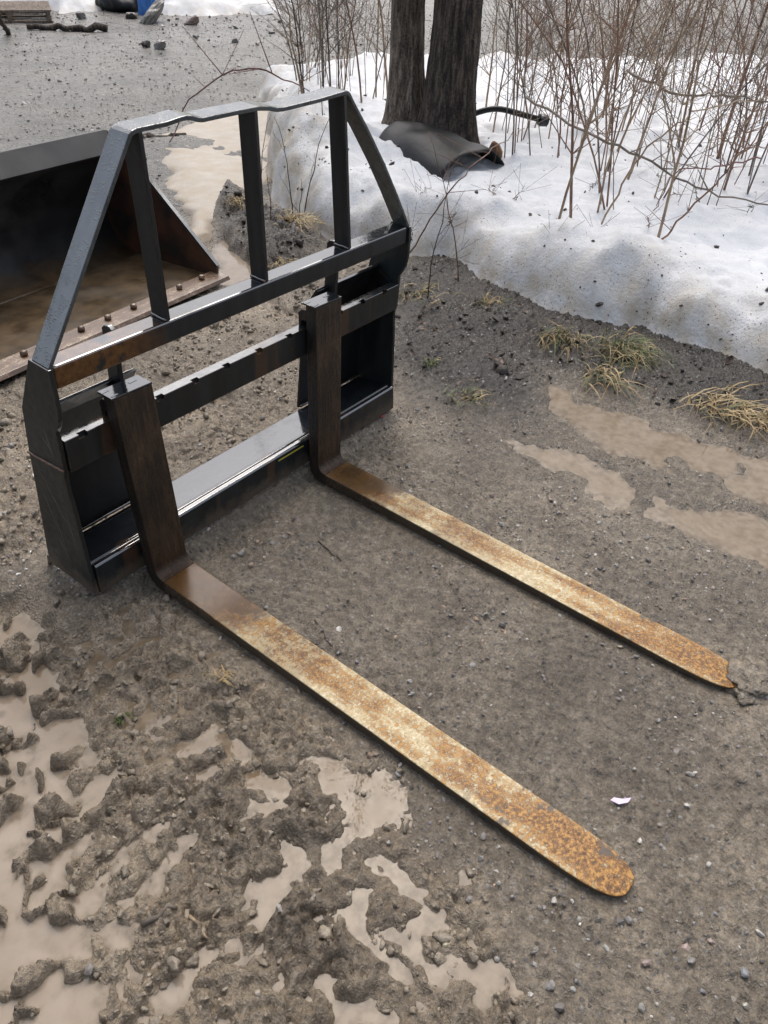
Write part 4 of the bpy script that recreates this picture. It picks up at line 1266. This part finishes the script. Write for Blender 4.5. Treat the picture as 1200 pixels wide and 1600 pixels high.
def tuft(u, v, n, L, spread, mix, label, lean=(0, 0), flat=.5, z=0.02, rz=None):
    px, py = ray_to(u, v, z); z0 = gz(px, py) if rz is None else rz
    mats = [GREEN, STRAW, OLIVE]
    V, F, MI = [], [], []
    for b in range(n):
        a = rs.uniform(0, 6.283); l = 1.25 * L * rs.uniform(.5, 1.15); bx, by = rs.normal(0, spread, 2)
        d = np.array([math.cos(a) + lean[0], math.sin(a) + lean[1]]); up_ = rs.uniform(.35, 1.2) * (1 - flat * .35)
        w = rs.uniform(.0016, .0034); sd_ = np.array([-d[1], d[0]]) / (np.linalg.norm(d) + 1e-6)
        k0 = len(V); m = 5; mi = rs.choice(3, p=mix)
        for j in range(m):
            q = j / (m - 1); r_ = l * (.25 + .75 * (1 - up_ * .5)) * q
            zz = l * up_ * (q - .75 * q * q * (1 + flat * .55)) + .004
            ww = w * (1 - .8 * q)
            c0 = np.array([bx, by]) + d * r_ * .7
            for sg in (-1, 1):
                V.append((c0[0] + sd_[0] * ww * sg, c0[1] + sd_[1] * ww * sg, max(zz, .002 + .003 * rs.uniform()) + (sg * .0006)))
        for j in range(m - 1):
            F.append((k0 + 2 * j, k0 + 2 * j + 1, k0 + 2 * j + 3, k0 + 2 * j + 2)); MI.append(mi)
    me = bpy.data.meshes.new('grass_tuft'); me.from_pydata(V, [], F); me.update()
    for m_ in mats: me.materials.append(m_)
    me.polygons.foreach_set('material_index', MI)
    o = link(bpy.data.objects.new('grass_tuft', me)); o.location = (px, py, z0)
    return tag(o, label, 'grass tuft', 'grass tufts along the snow')


tuft(975, 555, 190, .17, .055, (.5, .25, .25), 'large green and straw grass tuft against the snow foot', (-.3, -.3), .5)
tuft(880, 535, 110, .15, .045, (.3, .4, .3), 'flattened grass tuft left of the large green tuft', (-.5, .2), .7)
tuft(940, 590, 70, .15, .04, (.2, .6, .2), 'straw coloured blades below the large green tuft', (-.4, -.3), .9)
tuft(1120, 640, 90, .19, .05, (.05, .75, .2), 'dry straw tuft lying by the water at the right', (.1, -.6), .9)
tuft(1185, 665, 60, .15, .04, (.05, .75, .2), 'dry straw strands at the right edge', (.1, -.5), .9)
tuft(670, 572, 30, .07, .014, (.75, .1, .15), 'small green tuft right of the frame', (0, 0), .3)
tuft(765, 478, 40, .12, .03, (.15, .6, .25), 'sparse straw tuft at the snow foot behind the frame', (0, .2), .6)
tuft(650, 465, 60, .12, .06, (.15, .5, .35), 'olive grass hugging the far end plate', (.3, .2), .8)
tuft(725, 625, 40, .08, .04, (.35, .15, .5), 'dark olive grass flattened in the mud', (.2, 0), .9)
tuft(460, 362, 130, .15, .045, (.0, .95, .05), 'bright straw tuft on the soil mound behind the top tube', (0, -.2), .6, .04)
tuft(375, 322, 90, .14, .04, (.0, .95, .05), 'straw tuft at the crown of the soil mound', (-.1, -.1), .6, .08)
tuft(430, 415, 60, .12, .05, (.0, .85, .15), 'thin straw strands low on the soil mound', (0, 0), .9, .03)
tuft(350, 1062, 14, .045, .008, (.0, .95, .05), 'little wisp of straw in the churned mud beside the near fork', (0, 0), .9)
tuft(185, 1112, 22, .025, .008, (.95, .0, .05), 'tiny green sprout in the churned mud', (0, 0), .3)

# ------------------------------------------------------------------ dead leaves, litter, scraps
t = NT('dead_leaf'); kk = t.noise(60, t.oc, detail=4)
t.set(Base_Color=t.mix(t.mapr(t.n('ShaderNodeObjectInfo').outputs['Random'], 0, 1), t.ramp(kk, [(.35, (.030, .018, .012)), (.65, (.085, .055, .038))]), t.ramp(kk, [(.35, (.07, .038, .022)), (.65, (.16, .105, .07))])), Roughness=.45, IOR=1.5); M_LEAF = t.m


def leaf_mesh(r, L):
    n = 6; V, F = [], []
    cu = r.uniform(-.5, .5)
    for i_ in range(n):
        q = i_ / (n - 1); w_ = L * .32 * math.sin(math.pi * min(1, .08 + q * .92)) ** .8
        for k in (-1, 0, 1):
            V.append((L * (q - .5), k * w_ * (1 + .15 * r.normal()), L * (.10 * abs(k) * (1 + cu) + cu * (q - .5) ** 2) + .002))
    for i_ in range(n - 1):
        for k in range(2):
            F.append((i_ * 3 + k, i_ * 3 + k + 1, i_ * 3 + k + 4, i_ * 3 + k + 3))
    return V, F


leafs = []
for _ in range(5):
    V, F = leaf_mesh(rs, .05); me = bpy.data.meshes.new('dead_leaf'); me.from_pydata(V, [], F); me.materials.append(M_LEAF); me.update(); leafs.append(me)
k = 0
while k < 80:
    u, v = (rs.uniform(620, 1180), rs.uniform(420, 700)) if rs.uniform() < .75 else (rs.uniform(340, 520), rs.uniform(330, 450))
    px, py = ray_to(u, v, .02); hh, mm = height(np.array([px]), np.array([py]), True)
    if max(mm['dark'][0], mm['mound'][0]) < rs.uniform(.3, .9) or snow_sd(np.array([px]), np.array([py]))[0] > -.02: continue
    o = link(bpy.data.objects.new('dead_leaf', leafs[rs.integers(5)])); o.location = (px, py, float(hh[0]) + .003)
    o.rotation_euler = (rs.normal(0, .3), rs.normal(0, .3), rs.uniform(0, 6.28)); sc = rs.uniform(.35, .8); o.scale = (sc, sc, sc)
    tag(o, 'wet brown dead leaf lying on the dark soil near the snow', 'leaf', 'dead leaves on the soil'); k += 1
def scrap(u, v, pts, mat, label):
    px, py = ray_to(u, v, .003); z0 = gz(px, py) + .004
    o = mk('scrap', [(a, b, .002 * (i_ % 2)) for i_, (a, b) in enumerate(pts)] + [(a, b, -.0008 + .002 * (i_ % 2)) for i_, (a, b) in enumerate(pts)],
           [tuple(range(len(pts))), tuple(range(len(pts), 2 * len(pts)))[::-1]] + [(i_, i_ + len(pts), (i_ + 1) % len(pts) + len(pts), (i_ + 1) % len(pts)) for i_ in range(len(pts))], mat, label=label, cat='scrap')
    o.location = (px, py, z0)
t = NT('lilac_scrap'); t.set(Base_Color=(.72, .60, .80), Roughness=.5); M_LIL = t.m
t = NT('red_scrap'); t.set(Base_Color=(.55, .12, .10), Roughness=.5); M_RED = t.m
scrap(970, 1252, [(-.012, .016), (-.004, .013), (.004, .000), (.016, -.013), (.004, -.012), (-.012, .000)], M_LIL, 'tiny lilac scrap on the ground beyond the near fork tip')
scrap(598, 664, [(-.008, .0), (.0, .007), (.008, .002), (.003, -.006)], M_RED, 'tiny red scrap on the mud by the far end plate')

# notable pebbles
for (u, v, sz_, c_) in ((697, 1248 + 225, .016, (.42, .37, .25)), (778, 1495, .013, (.45, .43, .38)), (1187, 1457, .016, (.5, .49, .45)), (1163, 1520, .022, (.24, .25, .26)), (1165, 1572, .015, (.48, .46, .38)),
                        (1128, 1035 - 80, .012, (.45, .40, .30)), (596, 1218, .013, (.50, .42, .24)), (948, 1480, .012, (.46, .45, .42)), (970, 1010, .014, (.42, .36, .28)), (1057, 1172, .022, (.20, .17, .15)),
                        (80, 1052, .014, (.5, .46, .42)), (1005, 1575, .013, (.4, .38, .34)), (860, 1540, .018, (.3, .29, .27)), (895, 1545, .012, (.5, .48, .44)), (605, 985, .011, (.36, .33, .28)), (672, 1086, .012, (.42, .38, .33)),
                        (1080, 1500, .02, (.28, .27, .25)), (740, 1180, .012, (.3, .28, .25)), (1030, 1290, .012, (.34, .31, .27)), (540, 830, .012, (.3, .27, .24))):
    px, py = ray_to(u, v, .002)
    stone(px, py, sz_, c_, 'pale pebble pressed into the packed mud', 'pebble', 'pebble', 'pale pebbles in the mud')

# sticks lying in the churned mud and on the packed grit
for (u0, v0, u1, v1, rad, lab) in ((225, 1445, 275, 1415, .005, 'broken brown stick lying in the churned mud'), (298, 1440, 325, 1462, .003, 'thin pale splinter beside the broken brown stick'),
                                   (498, 842, 535, 872, .0022, 'thin dark twig lying between the two forks'), (492, 970, 518, 1012, .0016, 'curved hair thin twig near the near fork heel')):
    a = ray_to(u0, v0, .01); b = ray_to(u1, v1, .01)
    pts = [(a[0] + (b[0] - a[0]) * q + rs.normal(0, .002), a[1] + (b[1] - a[1]) * q + rs.normal(0, .002), gz(a[0] + (b[0] - a[0]) * q, a[1] + (b[1] - a[1]) * q) + rad * .8) for q in np.linspace(0, 1, 6)]
    mk('stick', *tube(pts, np.linspace(rad, rad * .7, 6), 6), STEM[2 if rad > .004 else 1 if rad > .0025 else 3], smooth=True, label=lab, cat='stick')

# ------------------------------------------------------------------ far end of the yard
t = NT('weathered_pallet_wood'); kk = t.noise(18, t.scale(t.oc, (.3, 3, 3)), detail=5)
t.set(Base_Color=t.ramp(kk, [(.35, (.10, .075, .055)), (.65, (.26, .20, .15))]), Roughness=.75, Normal=t.bump(kk, .4, .006)); M_PAL = t.m
pa = ray_to(77, 24, .0)
pal = empty('pallet', (pa[0], pa[1], .03), (0, 0, math.radians(58)), label='weathered wooden pallet at the far left corner of the yard', cat='pallet')
for yb0 in (.0, .48, .96):
    mk('stringer', *box(-.0, -1.2 + .0, yb0, yb0 + .045, .02, .12), M_PAL, pal)
    mk('block', *box(-.10, -.002, yb0 - .003, yb0 + .048, -.03, .019), M_PAL, pal)
for k in range(8):
    mk('deck_board', *box(-.10 - .155 * k, -.155 * k, -.02, 1.03, .121, .141), M_PAL, pal, bevel=.003)
for k in (0, 3, 7):
    mk('bottom_board', *box(-.10 - .155 * k, -.155 * k, -.02, 1.03, -.02 + .021, .019), M_PAL, pal)
def pole(name, a, b, rad, mat, label, cat):
    A = np.array(ray_to(a[0], a[1], a[2]) + (a[2],)); B = np.array(ray_to(b[0], b[1], b[2]) + (b[2],))
    Q = np.array([A + (B - A) * q for q in np.linspace(0, 1, 9)]); Q[1:-1] += rs.normal(0, rad * .35, (7, 3))
    return mk(name, *tube(Q, np.linspace(rad, rad * .65, 9), 8), mat, smooth=True, label=label, cat=cat)
pole('fallen_branch', (168, 45, .05), (42, 42, .06), .045, M_BARK2, 'dark fallen branch lying on the far gravel', 'branch')
pole('leaning_stick', (13, 52, .02), (-4, 18, .35), .03, M_BARK2, 'dark stick propped at the far left edge of the photo', 'stick')
pole('wood_offcut', (5, 18, .05), (22, 31, .03), .035, M_SPLIT, 'fresh orange wood offcut before the pallet', 'wood')
pole('wet_plank', (212, 218, .03), (290, 212, .03), .03, M_BARK2, 'dark wet pole lying beside the ice sheet', 'pole')
def heap(name, u, v, rx, ry, rz, mat, label, cat, seed, z0=0.0):
    px, py = ray_to(u, v, 0); V, F = ico(3)
    n = perlin(V[:, 0] * 1.5 + V[:, 2], V[:, 1] * 1.5 - V[:, 2], seed) * .35 + perlin(V[:, 0] * 4 + V[:, 2], V[:, 1] * 4, seed + 1) * .15
    V = V * (1 + n)[:, None] * np.array([rx, ry, rz]); V[:, 2] += rz * .5
    o = mkbig(name, V, F, mat, True, label=label, cat=cat); o.location = (px, py, z0); o.rotation_euler[2] = math.radians(-52)
    return o
t = NT('blue_tarp'); t.set(Base_Color=(.045, .19, .55), Roughness=.4, Normal=t.bump(t.noise(12, t.oc), .6, .03)); M_TARP = t.m
heap('black_bag', 192, 18, .36, .3, .24, M_PLAS, 'black plastic bag heaped in front of the far snow', 'bag', 500)
heap('blue_tarp', 233, 25, .13, .14, .26, M_TARP, 'blue tarp bundle beside the black bag', 'tarp', 510)
for (u, v, sz_, c_, lab) in ((238, 36, .42, (.20, .19, .17), 'grey concrete chunk below the blue tarp'), (205, 30, .22, (.17, .16, .15), 'dark rock between bag and concrete chunk'), (128, 32, .18, (.12, .11, .10), 'small dark rock on top of the fallen branch'),
                             (229, 76, .12, (.07, .065, .06), 'small black stone alone on the far gravel'), (250, 78, .15, (.27, .26, .24), 'flat grey stone on the far gravel'), (300, 40, .22, (.26, .19, .15), 'pinkish rock left of the thicket')):
    px, py = ray_to(u, v, 0); stone(px, py, sz_, c_, lab, 'rock', 'rock', None, 2, None, .25)
for k in range(22):
    u, v = rs.uniform(235, 440), rs.uniform(12, 75)
    px, py = ray_to(u, v, 0); stone(px, py, rs.uniform(.035, .09), tuple(np.array([(.24, .18, .14), (.22, .21, .19), (.15, .14, .13)][rs.integers(3)]) * rs.uniform(.8, 1.2)),
                                    'broken rubble piece at the far end of the yard', 'broken_stone', 'stone', 'rubble at the far end of the yard')
